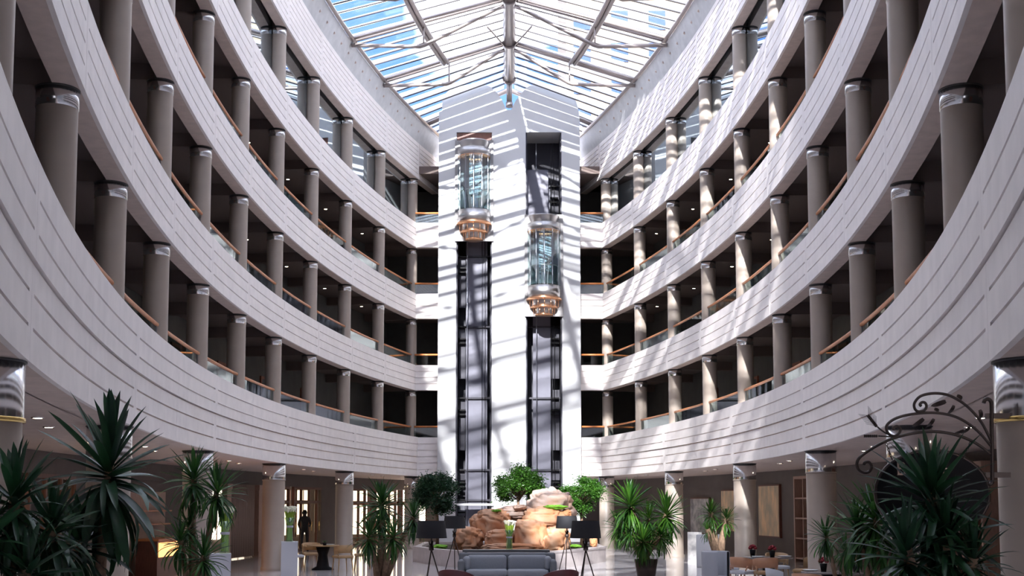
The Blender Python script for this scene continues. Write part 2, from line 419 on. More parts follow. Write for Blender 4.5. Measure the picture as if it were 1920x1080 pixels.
    # glazing of the top gallery
    for k in range(11):
        tm = tk(k + 0.5); h = RR * DT / 2 - 0.23
        MB().bx(0, 0.02, -h, h, 0.0, BB[4] + 0.25 - FL[3]).build('glass_pane', 'mirror_glass', root, ring(side, tm, 0.45, FL[3]), rrot(side, tm))

# floor, far walls
struct(MB().bx(-22, 22, -6, 68, -0.2, 0.0).build('floor', 'floor_stone'), 'polished pale marble floor of the atrium lobby')
struct(MB().bx(-22, 22, 66, 66.3, 0, 4.4).build('wall_back', 'wall_dark'), 'dark far wall of the ground floor behind the lift tower')
struct(MB().bx(-9, 9, -4.8, -4.5, 0, 19.6).build('wall_front', 'concrete'), 'unseen wall added behind the viewer to keep out sky light')  # added out of view so open sky does not flatten the light
for side in (-1, 1):
    p = ring(side, TEND, 0.3); x = abs(p.x)
    mb = MB().bx(side * (x + 1.0), side * (x + 1.3), -4.6, p.y + 0.3, 0, 19.6)
    struct(mb.build('trim_%d' % (1 if side < 0 else 2), 'concrete'), 'plain side wall of the %s entrance bay' % ('left' if side < 0 else 'right'))

# ground floor walls (right: dark plaster; left: timber glazing with a day-lit room behind)
mb = MB(); sweep(mb, 1, rect(4.0, 4.2, 0, 3.28), TEND, 0.36, 50); mb.build('lobby_wall', 'wall_dark', WALL[1])
mb = MB(); sweep(mb, -1, rect(7.6, 7.8, 0, 4.4), TEND, 0.36, 50); mb.build('outer_room_wall', 'wall_dark', WALL[-1])
mb = MB(); sweep(mb, 1, rect(6.4, 6.6, 0, 4.4), TEND, 0.36, 50); mb.build('outer_wall', 'concrete', WALL[1])
mb = MB(); sweep(mb, -1, rect(6.4, 7.8, 3.4, 4.4), TEND, 0.36, 50); mb.build('room_ceiling', 'wall_dark', WALL[-1])
mb = MB(); sweep(mb, -1, rect(3.9, 4.1, 2.75, 3.28), TEND, 0.36, 50); mb.build('header', 'wall_dark', WALL[-1])

# ------------------------------------------------------------------ downlights set in the ceilings
dl = MB().lathe([(0.0, -0.012), (0.055, -0.012)], 10).mesh('downlight'); dl.materials.append(MATS['downlight'])
dr_ = MB().lathe([(0.055, -0.014), (0.075, -0.016), (0.08, 0.0)], 10).mesh('downlight_ring'); dr_.materials.append(MATS['chrome'])
for side in (-1, 1):
    for lv in (1, 2, 3):
        for k in range(8):
            p = ring(side, tk(k + 0.5), 1.9, BB[lv] + 0.33)
            o = link('downlight', dl, None, SLAB[side, lv], p); link('downlight_ring', dr_, None, o)
    for k in range(22):
        p = ring(side, tk(0.25 + k * 0.48), 0.95 if k % 2 else 1.25, 3.272)
        o = link('downlight', dl, None, SLAB[side, 0], p); o.scale = (1.2, 1.2, 1); link('downlight_ring', dr_, None, o)

# ------------------------------------------------------------------ columns
H = BB[1] - FL[0]
def col_meshes(h, r, cap):
    sh = MB().lathe([(r, 0.0), (r, h - cap)], 28).mesh('shaft'); sh.materials.append(MATS['column'])
    cp = MB().lathe([(r * .98, h - cap - .004), (r * 1.035, h - cap), (r * 1.035, h - 0.02), (0, h - 0.02)], 28).mesh('collar'); cp.materials.append(MATS['chrome'])
    rg = MB().lathe([(r * 1.035, h - 0.02), (r * 1.07, h - 0.018), (r * 1.07, h + 0.0)], 28).mesh('top_ring'); rg.materials.append(MATS['dark_trim'])
    return sh, cp, rg
CM = {0: col_meshes(BB[1] - FL[0], 0.25, 0.25), 1: col_meshes(BB[2] - FL[1], 0.25, 0.25)}
CM[2] = CM[1]; CM[3] = CM[1]
for side in (-1, 1):
    nm = 'left' if side < 0 else 'right'
    for lv in range(4):
        for k in range(11):
            o = ('nearest to' if k == 0 else ORD[k] + ' from') + ' the tower'
            c = thing('gallery_column', 'taupe column with chrome collar, %s, %s gallery of %s wing' % (o, GLV[lv], nm), 'column', ring(side, tk(k), 0.33, FL[lv]), rrot(side, tk(k)), 'gallery columns')
            for me, n_ in zip(CM[lv], ('shaft', 'collar', 'top_ring')): link(n_, me, None, c)
sh = MB().lathe([(0.37, 0), (0.37, 0.10), (0.34, 0.12), (0.34, 3.27 - 0.52)], 32).mesh('shaft'); sh.materials.append(MATS['column'])
cp = MB().lathe([(0.345, 2.75), (0.352, 2.77), (0.352, 3.25), (0, 3.25)], 32).mesh('collar'); cp.materials.append(MATS['chrome'])
rg = MB().lathe([(0.345, 2.735), (0.368, 2.74), (0.368, 2.775), (0.352, 2.78)], 32).mesh('brass_ring'); rg.materials.append(MATS['brass'])
rg2 = MB().lathe([(0.345, 2.74), (0.358, 2.745), (0.358, 2.77), (0.352, 2.775)], 32).mesh('lower_ring'); rg2.materials.append(MATS['column'])
tr = MB().lathe([(0.352, 3.25), (0.365, 3.252), (0.365, 3.268)], 32).mesh('top_ring'); tr.materials.append(MATS['dark_trim'])
GO = ['nearest to', 'second from', 'third from', 'fourth from', 'fifth from', 'sixth from']
for side in (-1, 1):
    for i, k in enumerate((0, 2, 4, 6, 8, 10)):
        c = thing('lobby_column', 'thick taupe ground floor column with tall chrome cap, %s the tower on the %s' % (GO[i], 'left' if side < 0 else 'right'), 'column', ring(side, tk(k), 0.25, 0), rrot(side, tk(k)), 'ground floor columns')
        for me, n_ in zip((sh, cp, rg if k == 10 else rg2, tr), ('shaft', 'collar', 'brass_ring' if k == 10 else 'lower_ring', 'top_ring')): link(n_, me, None, c)

# ------------------------------------------------------------------ railings behind the balcony fronts
for side in (-1, 1):
    nm = 'left' if side < 0 else 'right'
    for lv in range(4):
        r = thing('railing', 'orange wooden handrail over glass along the %s gallery of the %s wing' % (GLV[lv], nm), 'railing', (0, 0, BT[lv]), 0, 'gallery railings')
        if lv < 3:
            for k in range(10):
                ta, tb = tk(k) - 0.27 / RR, tk(k + 1) + 0.27 / RR
                mb = MB().tube([ring(side, ta + (tb - ta) * i / 8, 0.24, 0.5) for i in range(9)], 0.042, 8); mb.build('handrail', 'rail_wood', r)
                mb = MB(); sweep(mb, side, rect(0.235, 0.247, 0.015, 0.45), tb, ta, 6); mb.build('glass_pane', 'rail_glass', r)
                for q in (0.02, 0.98):
                    p = ring(side, ta + (tb - ta) * q, 0.24, 0.0)
                    MB().bx(-.015, .015, -.015, .015, 0, 0.47).build('post', 'brushed', r, p, rrot(side, tk(k)))
        x0, x1 = side * (XT + 0.0), side * (XCOR + 0.05)
        MB().tube([(x0, YCOR + .22, 0.5), (x1, YCOR + .22, 0.5)], 0.045, 8).build('handrail', 'rail_wood', r)
        MB().bx(x0, x1, YCOR + .215, YCOR + .228, 0.0, 0.45).build('glass_pane', 'rail_glass', r)

# ------------------------------------------------------------------ glass roof
ZR, ZE = EYE + 19.35, EYE + 17.62
def xe(Y):
    q = (Y - YC) / RR
    x = RR * math.sqrt(max(0, 1 - q * q)) - RC
    return max(x, 3.6)
def roofz(X, Y): return ZR - (ZR - ZE) * abs(X) / xe(Y)
roof = struct(empty('ceiling'), 'gabled glass skylight on tubular steel trusses over the atrium')
TY = [56.2] + [50.15 - 4.56 * i for i in range(12)]
YE = 57.0
rid = MB().tube([(0, 54.7, ZR), (0, -.3, ZR)], 0.26, 20).build('ridge_tube', 'roof_metal', roof)
mbc = MB()
for side in (-1, 1):
    for i in range(len(TY)):
        Y = TY[i]; X = xe(Y)
        for dy in (-0.13, 0.13):
            MB().tube([(side * .1, Y + dy, ZR - .05), (side * (X + .1), Y + dy, roofz(X + .1, Y) - .05)], 0.07, 8).build('rafter', 'roof_metal', roof)
        kx = X - 3.0
        if i == 0: continue
        MB().tube([(side * .2, Y, ZR - .38), (side * 0.5, Y, ZR - .48), (side * (kx - .05), Y, roofz(kx, Y) - 1.0), (side * (kx + .12), Y, roofz(kx, Y) - 1.06), (side * (X - .25), Y, ZE - .18)], 0.08, 8).build('tie_tube', 'roof_metal', roof)
        MB().tube([(side * kx, Y, roofz(kx, Y) - 1.02), (side * kx, Y, roofz(kx, Y) - .1)], 0.035, 6).build('strut', 'roof_metal', roof)
        if i < len(TY) - 1:
            Y2 = TY[i + 1]
            MB().tube([(side * .2, Y, ZR - .2), (side * 0.9, Y * .45 + Y2 * .55, roofz(.9, (Y + Y2) / 2) - .08)], 0.035, 6).build('brace', 'roof_metal', roof)
    ys = [49.9 - i * 1.2 for i in range(42)]
    for off_ in (0, 0.16): MB().tube([(side * (xe(Y) - 3.0 + off_), Y, roofz(xe(Y) - 3.0 + off_, Y) - .22) for Y in ys], 0.09, 8).build('purlin', 'roof_metal', roof)
    MB().tube([(side * (xe(Y) - .32), Y, ZE + .02) for Y in [58.2, 57, 56, 55, 54, 53, 52, 51] + ys], 0.085, 8).build('eave_tube', 'roof_metal', roof)
mb = MB()
for i in range(len(TY)):
    Y = min(TY[i], 54.55); MB().tube([(0, Y - .08, ZR), (0, Y + .08, ZR)], 0.325, 20).build('collar', 'roof_metal', rid)
MB().tube([(0, 54.6, ZR), (0, 54.6, ZR - 1.15)], 0.13, 14).build('king_post', 'roof_metal', rid)
MB().tube([(0, 54.6, ZR - 1.15), (0, 54.6, ZR - 1.36)], 0.165, 14).build('post_foot', 'roof_metal', rid)
NS = 6
MB().bx(-6.5, 6.5, -4.8, -.35, 19.62, 19.9).build('sun_block_slab', 'concrete', roof)  # opaque slab added out of view to keep sun off the sofa and dining tables
for side in (-1, 1): MB().prism([(side * .02, 19.9), (side * 5.0, 19.9), (side * .02, ZR + .3)] if side > 0 else [(-5.0, 19.9), (-.02, 19.9), (-.02, ZR + .3)], -.5, -.3).build('gable_wall', 'concrete', roof)
strips = []
Yl = [58.4, 57.7] + [YE]
for i in range(len(Yl) - 1): strips.append((Yl[i], Yl[i + 1], True))
for i in range(len(TY) - 1):
    a = YE if i == 0 else TY[i]; b_ = TY[i + 1]; ns = 8 if i == 0 else NS
    for j in range(ns): strips.append((a + (b_ - a) * j / ns, a + (b_ - a) * (j + 1) / ns, False))
def slab4(pts, th):
    """thin slab over four corner points"""
    up = [Vector(p) + Vector((0, 0, th)) for p in pts]
    return MB().add([Vector(p) for p in pts] + up, [(3, 2, 1, 0), (4, 5, 6, 7), (0, 1, 5, 4), (1, 2, 6, 5), (2, 3, 7, 6), (3, 0, 4, 7)])
for side in (-1, 1):
    for (Ya, Yb, end) in strips:
        def rp(fx, Y, dz):                       # fx: metres from ridge, or None for the eave
            X = fx if fx is not None else xe(Y) + .42
            return (side * X, Y, roofz(X, Y) + dz)
        segs = [(3.3, None)] if end else ([(0.12, 'm'), ('m', None)] if Ya > 36 else [(0.12, None)])
        for s0, s1 in segs:
            f = lambda s, Y: (xe(Y) - 2.7) if s == 'm' else s
            slab4([rp(f(s0, Ya), Ya - .02, .12), rp(f(s1, Ya), Ya - .02, .12), rp(f(s1, Yb), Yb + .02, .12), rp(f(s0, Yb), Yb + .02, .12)], .014).build('glass_pane', 'roof_glass', roof)
        s0 = 3.3 if end else 0.15
        MB().tube([rp(s0, Yb, .07), rp(None, Yb, .07)], 0.034, 4).build('glazing_bar', 'roof_bar', roof)
        L = Ya - Yb
        ya, yb = Ya - L * .08, Ya - L * (random.choice((.12, .25, .45, .70)) if Yb < 50.3 else .80)
        slab4([rp(s0 + .1, ya, .42), rp(None, ya, .42), rp(None, yb, .34), rp(s0 + .1, yb, .34)], .03).build('louvre', 'louvre', roof)

# ------------------------------------------------------------------ lift tower
tow = struct(empty('wall_tower', (0, YT, 0)), 'white lift tower with two tall dark shafts and rounded twin tops')
def tx(px, py=600): return at(px, py, YT).x
def tz(py): return at(955, py, YT).z
ol = [(821, 210), (829, 208), (829, 187), (838, 173), (848, 166), (875, 159), (892, 157), (907, 157), (920, 163), (932, 174), (941, 187), (950, 206), (958, 206), (966, 190), (975, 178), (985, 166), (1000, 157), (1022, 157), (1058, 165), (1072, 174), (1079, 186), (1084, 203), (1087, 222)]
XL0, XL1, XR0, XR1 = tx(855), tx(922), tx(986), tx(1054); ZO = tz(248)
top = [(at(x, y, YT).x, at(x, y, YT).z) for x, y in ol]
top[0] = (-XT, top[0][1]); top[-1] = (XT, top[-1][1])
mb = MB()
poly = [(-XT, ZO), (XT, ZO)] + top[::-1]
zs_ = tz(222)
half1 = [(-XT, ZO), (0.0, ZO), (0.0, tz(206))] + [p for p in top if p[0] < -0.05][::-1]
half2 = [(0.0, ZO), (XT, ZO)] + [p for p in top if p[0] > 0.05][::-1] + [(0.0, tz(206))]
mb.prism(half1, 0, .45).prism(half2, 0, .45).bx(-XT, XT, .45, 3.0, ZO, tz(240))
mb.bx(-XT, XL0, 0, 0.45, 0, ZO).bx(XL1, XR0, 0, 0.45, 0, ZO).bx(XR1, XT, 0, 0.45, 0, ZO)
mb.bx(-XT, -XT + .3, .45, 3.0, 0, ZO).bx(XT - .3, XT, .45, 3.0, 0, ZO).bx(-.2, .2, .45, 3.0, 0, ZO)
mb.build('tower_wall', 'white_wall', tow)
for (a, b_, nme) in ((XL0, XL1, 'l'), (XR0, XR1, 'r')):
    MB().bx(a - .3, b_ + .3, 1.75, 1.9, 0, ZO).build('shaft_back', 'shaft_dark', tow)
    MB().bx(a - .02, a + .06, .1, 1.75, 0, ZO).bx(b_ - .06, b_ + .02, .1, 1.75, 0, ZO).build('shaft_reveal', 'shaft_dark', tow)
    zz = [0.0, 2.2] + [BB[0] + .3 + 3.3 * i for i in range(6)]
    for i in range(len(zz) - 1):
        if zz[i] > (tz(300) if nme == 'l' else tz(420)): continue
        x0, x1 = (a + .42, b_ - .22) if nme == 'l' else (a + .34, b_ - .50)
        MB().bx(x0, x1, 0.95, 1.05, zz[i] + .02, zz[i + 1] - .02).build('shaft_panel', 'shaft_panel', tow)
        MB().bx(x1 + .03 if nme == 'r' else a + .1, b_ - .1 if nme == 'r' else x0 - .03, 1.0, 1.08, zz[i] + .9, zz[i + 1] - .02).build('shaft_panel', 'shaft_steel' if i == 0 else 'shaft_dark', tow)
        MB().bx(a + .06, b_ - .06, .85, .95, zz[i + 1] - .05, zz[i + 1] + .03).build('shaft_beam', 'shaft_dark', tow)
        br = MB()
        for q in (0.0, -.55, -.75): br.bx(*( (a + .08, a + .42) if nme == 'l' else (b_ - .5, b_ - .12)), .8, .95, zz[i + 1] + q - .05, zz[i + 1] + q + .02)
        br.build('guide_bracket', 'black', tow)
    for q in (0.30, 0.72, 0.80):
        x = a + (b_ - a) * q; MB().tube([(x, .7, 0.5), (x, .7, ZO - .3)], 0.012 if q != .3 else .02, 5).build('lift_cable', 'shaft_steel' if q == .3 else 'black', tow)
MB().bx(XL0 - .02, XL1 + .08, -.15, .5, tz(948), tz(944)).build('ledge', 'pot_white', tow)
MB().bx(XR0 + .06, XR0 + 1.05, .6, .8, tz(400), tz(312)).build('machine_box', 'shaft_panel', tow)
MB().bx(XL0 + .02, XL1 - .02, .05, .2, tz(263) , ZO - .02).build('shaft_grille', 'wood_red', tow)

def lift_car(xc, zb, label):
    """panoramic lift; zb is the underside of the back plate; heights scaled from the photograph"""
    r0 = thing('glass_lift', label, 'lift', (xc, YT - .12, zb), 0, 'panoramic glass lifts')
    s = 0.0246; R = 0.735; N = 36
    zz = lambda px: (453 - px) * s
    pl = MB().bx(-.88, .88, .02, .11, 0, zz(262)); pl.build('back_plate', 'car_plate', r0)
    MB().lathe([(0.0, zz(266.5)), (.70, zz(266.5)), (.68, zz(268)), (.56, zz(281))], N).build('flared_top', 'brushed', r0)
    MB().lathe([(.30, zz(281)), (.76, zz(281)), (.76, zz(295)), (.70, zz(295)), (.70, zz(296)), (0, zz(296))], N).build('upper_drum', 'brushed', r0)
    cl = MB().lathe([(.74, zz(295.2)), (.71, zz(299)), (.50, zz(297))], N).build('light_cove', 'glowing_gold_trim', r0)
    for k in range(12):
        a = PI + PI * (k + .5) / 12
        for rr, zp in ((.60, 297.4),):
            MB().lathe([(0, 0), (.052, 0)], 10, (rr * math.cos(a), rr * math.sin(a), zz(zp))).build('spot_light', 'gold_light', cl)
    MB().lathe([(R, zz(398)), (R, zz(295))], N).build('glass_wall', 'car_glass', r0)
    gl = MB()
    for k in range(7):
        a = PI + PI * k / 6; gl.bx(R * math.cos(a) - .012, R * math.cos(a) + .012, R * math.sin(a) - .012, R * math.sin(a) + .012, zz(398), zz(295))
    gl.build('mullions', 'shaft_steel', r0)
    MB().bx(-.66, .66, -.06, .0, zz(398), zz(296)).build('cabin_back', 'shaft_panel', r0)
    MB().bx(-.22, .34, -.09, -.06, zz(372), zz(298)).build('mirror', 'mirror_glass', r0)
    MB().lathe([(0, zz(396)), (.70, zz(396))], N).build('cabin_floor', 'carpet', r0)
    MB().tube([((R - .09) * math.cos(PI + PI * k / 20), (R - .09) * math.sin(PI + PI * k / 20), zz(361)) for k in range(21)], 0.022, 6).build('handrail', 'brushed', r0)
    MB().lathe([(R - .04, zz(396)), (R - .04, zz(362))], N, a0=PI, a1=2 * PI).build('frosted_band', 'rail_glass', r0)
    MB().lathe([(0, zz(398)), (R + .02, zz(398)), (R + .02, zz(421)), (.60, zz(421))], N).build('lower_drum', 'brushed', r0)
    MB().lathe([(R + .02, zz(420.5)), (R + .075, zz(421)), (R + .075, zz(423)), (.55, zz(424))], N).build('gold_flange', 'glowing_gold_trim', r0)
    MB().lathe([(.57, zz(423.5)), (.57, zz(436)), (.45, zz(436))], N).build('base_tier', 'brushed', r0)
    MB().lathe([(.57, zz(435.5)), (.62, zz(436)), (.62, zz(438)), (.36, zz(438.5))], N).build('gold_flange', 'glowing_gold_trim', r0)
    MB().lathe([(.38, zz(438)), (.38, zz(450)), (0, zz(450))], N).build('base_tier', 'brushed', r0)
    MB().lathe([(.38, zz(449.6)), (.41, zz(450)), (.41, zz(451.5)), (0, zz(451.5))], N).build('gold_flange', 'glowing_gold_trim', r0)
    for rr, za, zb_ in ((.66, 424, 437), (.48, 438, 450)):
        for k in range(7):
            a = PI + PI * (k + .5) / 7; c, s_ = rr * math.cos(a), rr * math.sin(a)
            MB().tube([(c, s_, zz(zb_)), (c, s_, zz(za))], 0.016, 6).build('gold_rod', 'glowing_gold_trim', r0)
    return r0
lift_car((XL0 + XL1) / 2, tz(453), 'glass capsule lift with chrome drums near the top of the left shaft')
lift_car((XR0 + XR1) / 2, tz(594), 'glass capsule lift halfway up the right shaft, below a dark void')

# ------------------------------------------------------------------ building seen through the skylight
bd = thing('office_building', 'beige office tower with blue windows seen through the right roof slope', 'building', (24, 105, 0))
MB().bx(-19, 30, 0, 18, 0, 66).build('facade', 'facade', bd)
wn = MB().bx(-.75, .75, -.12, .1, 0, 1.7).mesh('window'); wn.materials.append(MATS['facade_window'])
for r in range(11):
    for c in range(14): link('window', wn, None, bd, (-17.6 + c * 3.3, 0, 32 + r * 2.9))

# ------------------------------------------------------------------ left ground floor: timber glazing, day-lit windows behind
def glazed_unit(t, wdt, nmul, door, idx, w=4.0, htot=2.75):
    r = struct(empty('window_%d' % idx, ring(-1, t, w, 0), rrot(-1, t)), 'dark red timber framed glazing on the left of the lobby')
    h = wdt / 2; fr = MB().bx(-.06, .06, -h, -h + .09, 0, htot).bx(-.06, .06, h - .09, h, 0, htot).bx(-.06, .06, -h, h, htot - .1, htot).bx(-.05, .05, -h, h, 2.05, 2.16).bx(-.05, .05, -h, h, 0, .12)
    for i in range(1, nmul):
        y = -h + wdt * i / nmul; fr.bx(-.05, .05, y - .05, y + .05, 0, htot)
    f = fr.build('window_frame', 'wood_red', r)
    for i in range(nmul):
        y0, y1 = -h + wdt * i / nmul + .05, -h + wdt * (i + 1) / nmul - .05
        MB().bx(-.008, .008, y0, y1, 2.16, htot - .1).build('pane', 'door_glass', f)
        MB().bx(-.008, .008, y0, y1, .12, 2.05).build('pane', 'door_glass', f)
        if door: MB().tube([(-.09, y1 - .08, .85), (-.09, y1 - .08, 1.25)], .015, 6).build('door_handle', 'brass', r)
    return r
wi = 1
for t, wd, nm_, dr in ((0.315, 3.4, 4, 0), (0.275, 3.4, 4, 0), (0.222, 3.6, 4, 1), (0.18, 3.4, 4, 1), (-0.035, 3.4, 3, 0), (-0.085, 3.4, 3, 0)):
    glazed_unit(t, wd, nm_, dr, wi); wi += 1
mb = MB(); sweep(mb, -1, rect(3.95, 4.15, 0, 2.76), 0.236, 0.258, 4); mb.build('wall_pier', 'wall_dark', WALL[-1])
mb = MB(); sweep(mb, -1, rect(3.95, 4.15, 0, 2.76), -0.018, 0.11, 14); mb.build('wall_pier', 'wall_dark', WALL[-1])
mb = MB(); sweep(mb, -1, rect(3.95, 4.15, 0, 2.76), TEND, -0.104, 14); mb.build('wall_pier', 'wall_dark', WALL[-1])
for i, t in enumerate([0.34, 0.318, 0.296, 0.274, 0.248, 0.226, 0.204, 0.182, -0.02, -0.05, -0.08, -0.11]):
    r = struct(empty('window_%d' % wi, ring(-1, t, 7.55, 0), rrot(-1, t)), 'tall day-lit window of the room behind the timber glazing'); wi += 1
    MB().bx(-.03, .0, -.7, .7, .5, 2.0).bx(-.03, 0, -.7, .7, 2.2, 2.7).build('pane', 'daylight', r)
    MB().bx(-.06, .0, -.78, -.70, .4, 2.8).bx(-.06, 0, .70, .78, .4, 2.8).bx(-.06, 0, -.78, .78, 2.0, 2.2).bx(-.06, 0, -.78, .78, 2.7, 2.8).bx(-.06, 0, -.03, .03, .5, 2.7).build('window_frame', 'wood_red', r)
for x in (-9.6, -8.1, -6.6, -5.1):
    r = struct(empty('window_%d' % wi, (x, 65.98, 0), PI / 2), 'tall day-lit window in the far wall seen beside the left corner column'); wi += 1
    MB().bx(-.03, .0, -.6, .6, .4, 1.95).bx(-.03, 0, -.6, .6, 2.15, 2.75).build('pane', 'daylight', r)
    MB().bx(-.06, .0, -.68, -.60, .3, 2.85).bx(-.06, 0, .60, .68, .3, 2.85).bx(-.06, 0, -.68, .68, 1.95, 2.15).bx(-.06, 0, -.03, .03, .4, 2.75).build('window_frame', 'wood_red', r)
# folded curtain and pale pilasters beside the third column
def curtain(t, wdt, w, label):
    n = 60; vs = []
    for i in range(n + 1):
        y = -wdt / 2 + wdt * i / n; x = 0.05 * math.sin(i * 1.3)
        vs += [(x, y, 0.05), (x, y, 2.75), (x + .02, y, 2.75), (x + .02, y, .05)]
    fs = []
    for i in range(n):
        for j in range(4): fs.append((i * 4 + j, i * 4 + (j + 1) % 4, i * 4 + 4 + (j + 1) % 4, i * 4 + 4 + j))
    tag(MB().add(vs, fs, True).build('curtain', 'curtain', None, ring(-1, t, w, 0), rrot(-1, t)), label, 'curtain')
curtain(0.136, 3.0, 3.75, 'brown floor-length curtain on the left wall beside the third lobby column')
for t in (0.154, 0.118):
    tag(MB().bx(-.1, .1, -.22, .22, 0, 2.75).bx(-.13, .13, -.26, .26, 2.55, 2.75).bx(-.13, .13, -.26, .26, 0, .2).build('pilaster', 'wood_pink', None, ring(-1, t, 3.7, 0), rrot(-1, t)),
        'pinkish wooden pilaster on the %s side of the brown curtain' % ('right' if t > .13 else 'left'), 'pilaster')
# lit bar counter behind the left palms
bar = thing('bar_counter', 'wooden bar counter with orange glow behind the left yuccas', 'counter', ring(-1, 0.035, 2.9, 0), rrot(-1, 0.035))
MB().bx(-.3, .3, -2.2, 2.2, 0, 1.0).build('counter_body', 'wood_red', bar); MB().bx(-.36, .34, -2.3, 2.3, 1.0, 1.06).build('counter_top', 'rail_wood', bar)
MB().bx(-.33, -.30, -2.1, 2.1, .55, .95).build('glowing_panel', 'bar_glow', bar)
MB().bx(.9, 1.0, -2.2, 2.2, 0, 2.4).build('back_panel', 'wood_pink', bar)
for z in (1.4, 1.8): MB().bx(.65, .9, -2.1, 2.1, z, z + .04).build('shelf', 'rail_wood', bar)

# ------------------------------------------------------------------ right ground floor wall pieces
def painting(t, wdt, z0, z1, m_, label, w=3.95):
    r = thing('painting', label, 'painting', ring(1, t, w, z0), rrot(1, t), 'paintings in the lobby')
    MB().bx(-.05, .05, -wdt / 2, wdt / 2, 0, z1 - z0).build('frame', 'wood_red', r)
    MB().bx(-.065, -.05, -wdt / 2 + .05, wdt / 2 - .05, .05, z1 - z0 - .05).build('canvas', m_, r)
painting(0.150, 2.25, .75, 2.76, 'paint_gold', 'large golden ink landscape painting on the dark right wall')
painting(0.192, 2.6, .85, 2.62, 'paint_gold', 'golden painting half hidden behind the third right lobby column')
painting(0.232, 2.2, .7, 2.3, 'paint_grey', 'golden-grey painting on the right wall nearest the tower')
def cabinet(t, wdt, label, w=3.75, h=3.0):
    r = thing('bookcase', label, 'bookcase', ring(1, t, w, 0.0), rrot(1, t), 'bookcases on the right wall')
    y = wdt / 2
    MB().bx(-.2, .2, -y, -y + .1, 0, h).build('side_panel', 'wood_pink', r); MB().bx(-.2, .2, y - .1, y, 0, h).build('side_panel', 'wood_pink', r)
    MB().bx(-.2, .2, -y + .1, y - .1, h - .1, h).build('top_panel', 'wood_pink', r)
    MB().bx(.15, .2, -y + .1, y - .1, 0, h - .1).build('back_panel', 'wood_red', r)
    for z in (.1, .8, 1.5, 2.2): MB().bx(-.18, .15, -y + .1, y - .1, z, z + .05).build('shelf', 'wood_pink', r)
    MB().bx(-.16, .15, -.03, .03, .1, h - .1).build('divider', 'wood_pink', r)
cabinet(0.103, 1.7, 'tall narrow bookcase on the right wall behind the fourth lobby column')
cabinet(-0.045, 3.0, 'wide bookcase with pale frame behind the iron hanging sign')
# leaning artwork and grey partition by the small right yucca
pt = at(1303, 1052, 43); MB_ = MB().bx(-.25, .25, -.02, .02, 0, 1.05)
tag(MB_.build('leaning_artwork', 'paint_grey', None, (pt.x, 43, 0), -.4), 'marbled grey artwork board standing on the floor beside the small yucca', 'artwork')
tag(MB().rbox((0, 0, .52), (.75, .75, 1.04), .02).build('planter_block', 'pale_grey', None, (at(1330, 1000, 40).x, 40, 0), -.3), 'pale square planter block beside the leaning artwork', 'planter')

# ------------------------------------------------------------------ yuccas
def leaf_mesh(L, W, bend, name='leaf'):
    n = 7; vs = []; x = z = 0.0; a = 0.0
    for i in range(n + 1):
        u = i / n
        w_ = W * (0.55 + 1.0 * u) * (1 - u) ** 0.6 * 1.15 if u > .0 else W * .55
        fold = w_ * .28
        vs += [(x, -w_ / 2, z + fold), (x, 0, z), (x, w_ / 2, z + fold)]
        a -= bend * (0.3 + 1.4 * u) / n; x += L / n * math.cos(a); z += L / n * math.sin(a)
    fs = []
    for i in range(n):
        for j in range(2): fs.append((i * 3 + j, i * 3 + j + 1, i * 3 + 4 + j, i * 3 + 3 + j))
    me = MB().add(vs, fs, True).mesh(name); return me
LEAF = {}
for mname in ('yucca_leaf', 'yucca_dark', 'yucca_bright'):
    LEAF[mname] = [leaf_mesh(1.0, wv, bv) for bv in (0.15, 0.5, 0.95, 1.5) for wv in (0.075, 0.10)]
    for me in LEAF[mname]: me.materials.append(MATS[mname])
def yucca(label, heads, base, m_='yucca_leaf', pot=None, group='yuccas', trunk=0.06, seed=1, stem_m='bark', wide=1.0):
    """heads: (point, leaf length, number of leaves); base: floor point"""
    random.seed(seed); base = Vector(base)
    r = thing('yucca', label, 'plant', base, 0, group)
    z0 = 0.0
    if pot:
        pr, ph, pm = pot; z0 = ph - .06
        p = MB().lathe([(0, 0), (pr * .72, 0), (pr, ph), (pr * .93, ph), (pr * .9, ph - .07), (0, ph - .07)], 24).build('pot', pm, r)
        MB().lathe([(0, .012), (pr * .9, 0)], 16, (0, 0, ph - .065)).build('soil', 'soil', p)
    for i, (hp, L, nl) in enumerate(heads):
        h = Vector(hp) - base
        b0 = Vector((random.uniform(-.1, .1), random.uniform(-.1, .1), z0)); mid = b0.lerp(h, .5) + Vector((random.uniform(-.06, .06) - .12 * (h.x - b0.x), random.uniform(-.05, .05), -.04))
        pts = [b0 * ((1 - u) ** 2) + mid * (2 * u * (1 - u)) + h * u * u for u in [j / 8 for j in range(9)]]
        MB().tube(pts, [trunk * (1.25 - .5 * j / 8) for j in range(9)], 8).build('stem', stem_m, r)
        nl = int(nl * 1.5)
        for q in range(nl):
            u = (q + .5) / nl
            el = math.radians(86 - 152 * u ** .92 + random.uniform(-9, 9)); az = q * 2.39996 + random.uniform(-.25, .25)
            bi = 0 if el > .7 else (random.choice((0, 1, 1)) if el > .1 else random.choice((1, 2, 2, 3)))
            me = LEAF[m_][bi * 2 + random.randint(0, 1)]
            o = bpy.data.objects.new('leaf', me); COL.objects.link(o); o.parent = r
            ll = L * random.uniform(.72, 1.08) * (0.85 if u < .12 else 1.0)
            o.location = h + Vector((0, 0, -u * L * .36)); o.scale = (ll, L * wide * random.uniform(.85, 1.15), L)
            o.rotation_euler = (random.uniform(-.35, .35), -el, az)
    return r
def hd(px, py, Y, L, n): return (at(px, py, Y), L, n)
def fl(px, Y): return (at(px, 1000, Y).x, Y, 0)
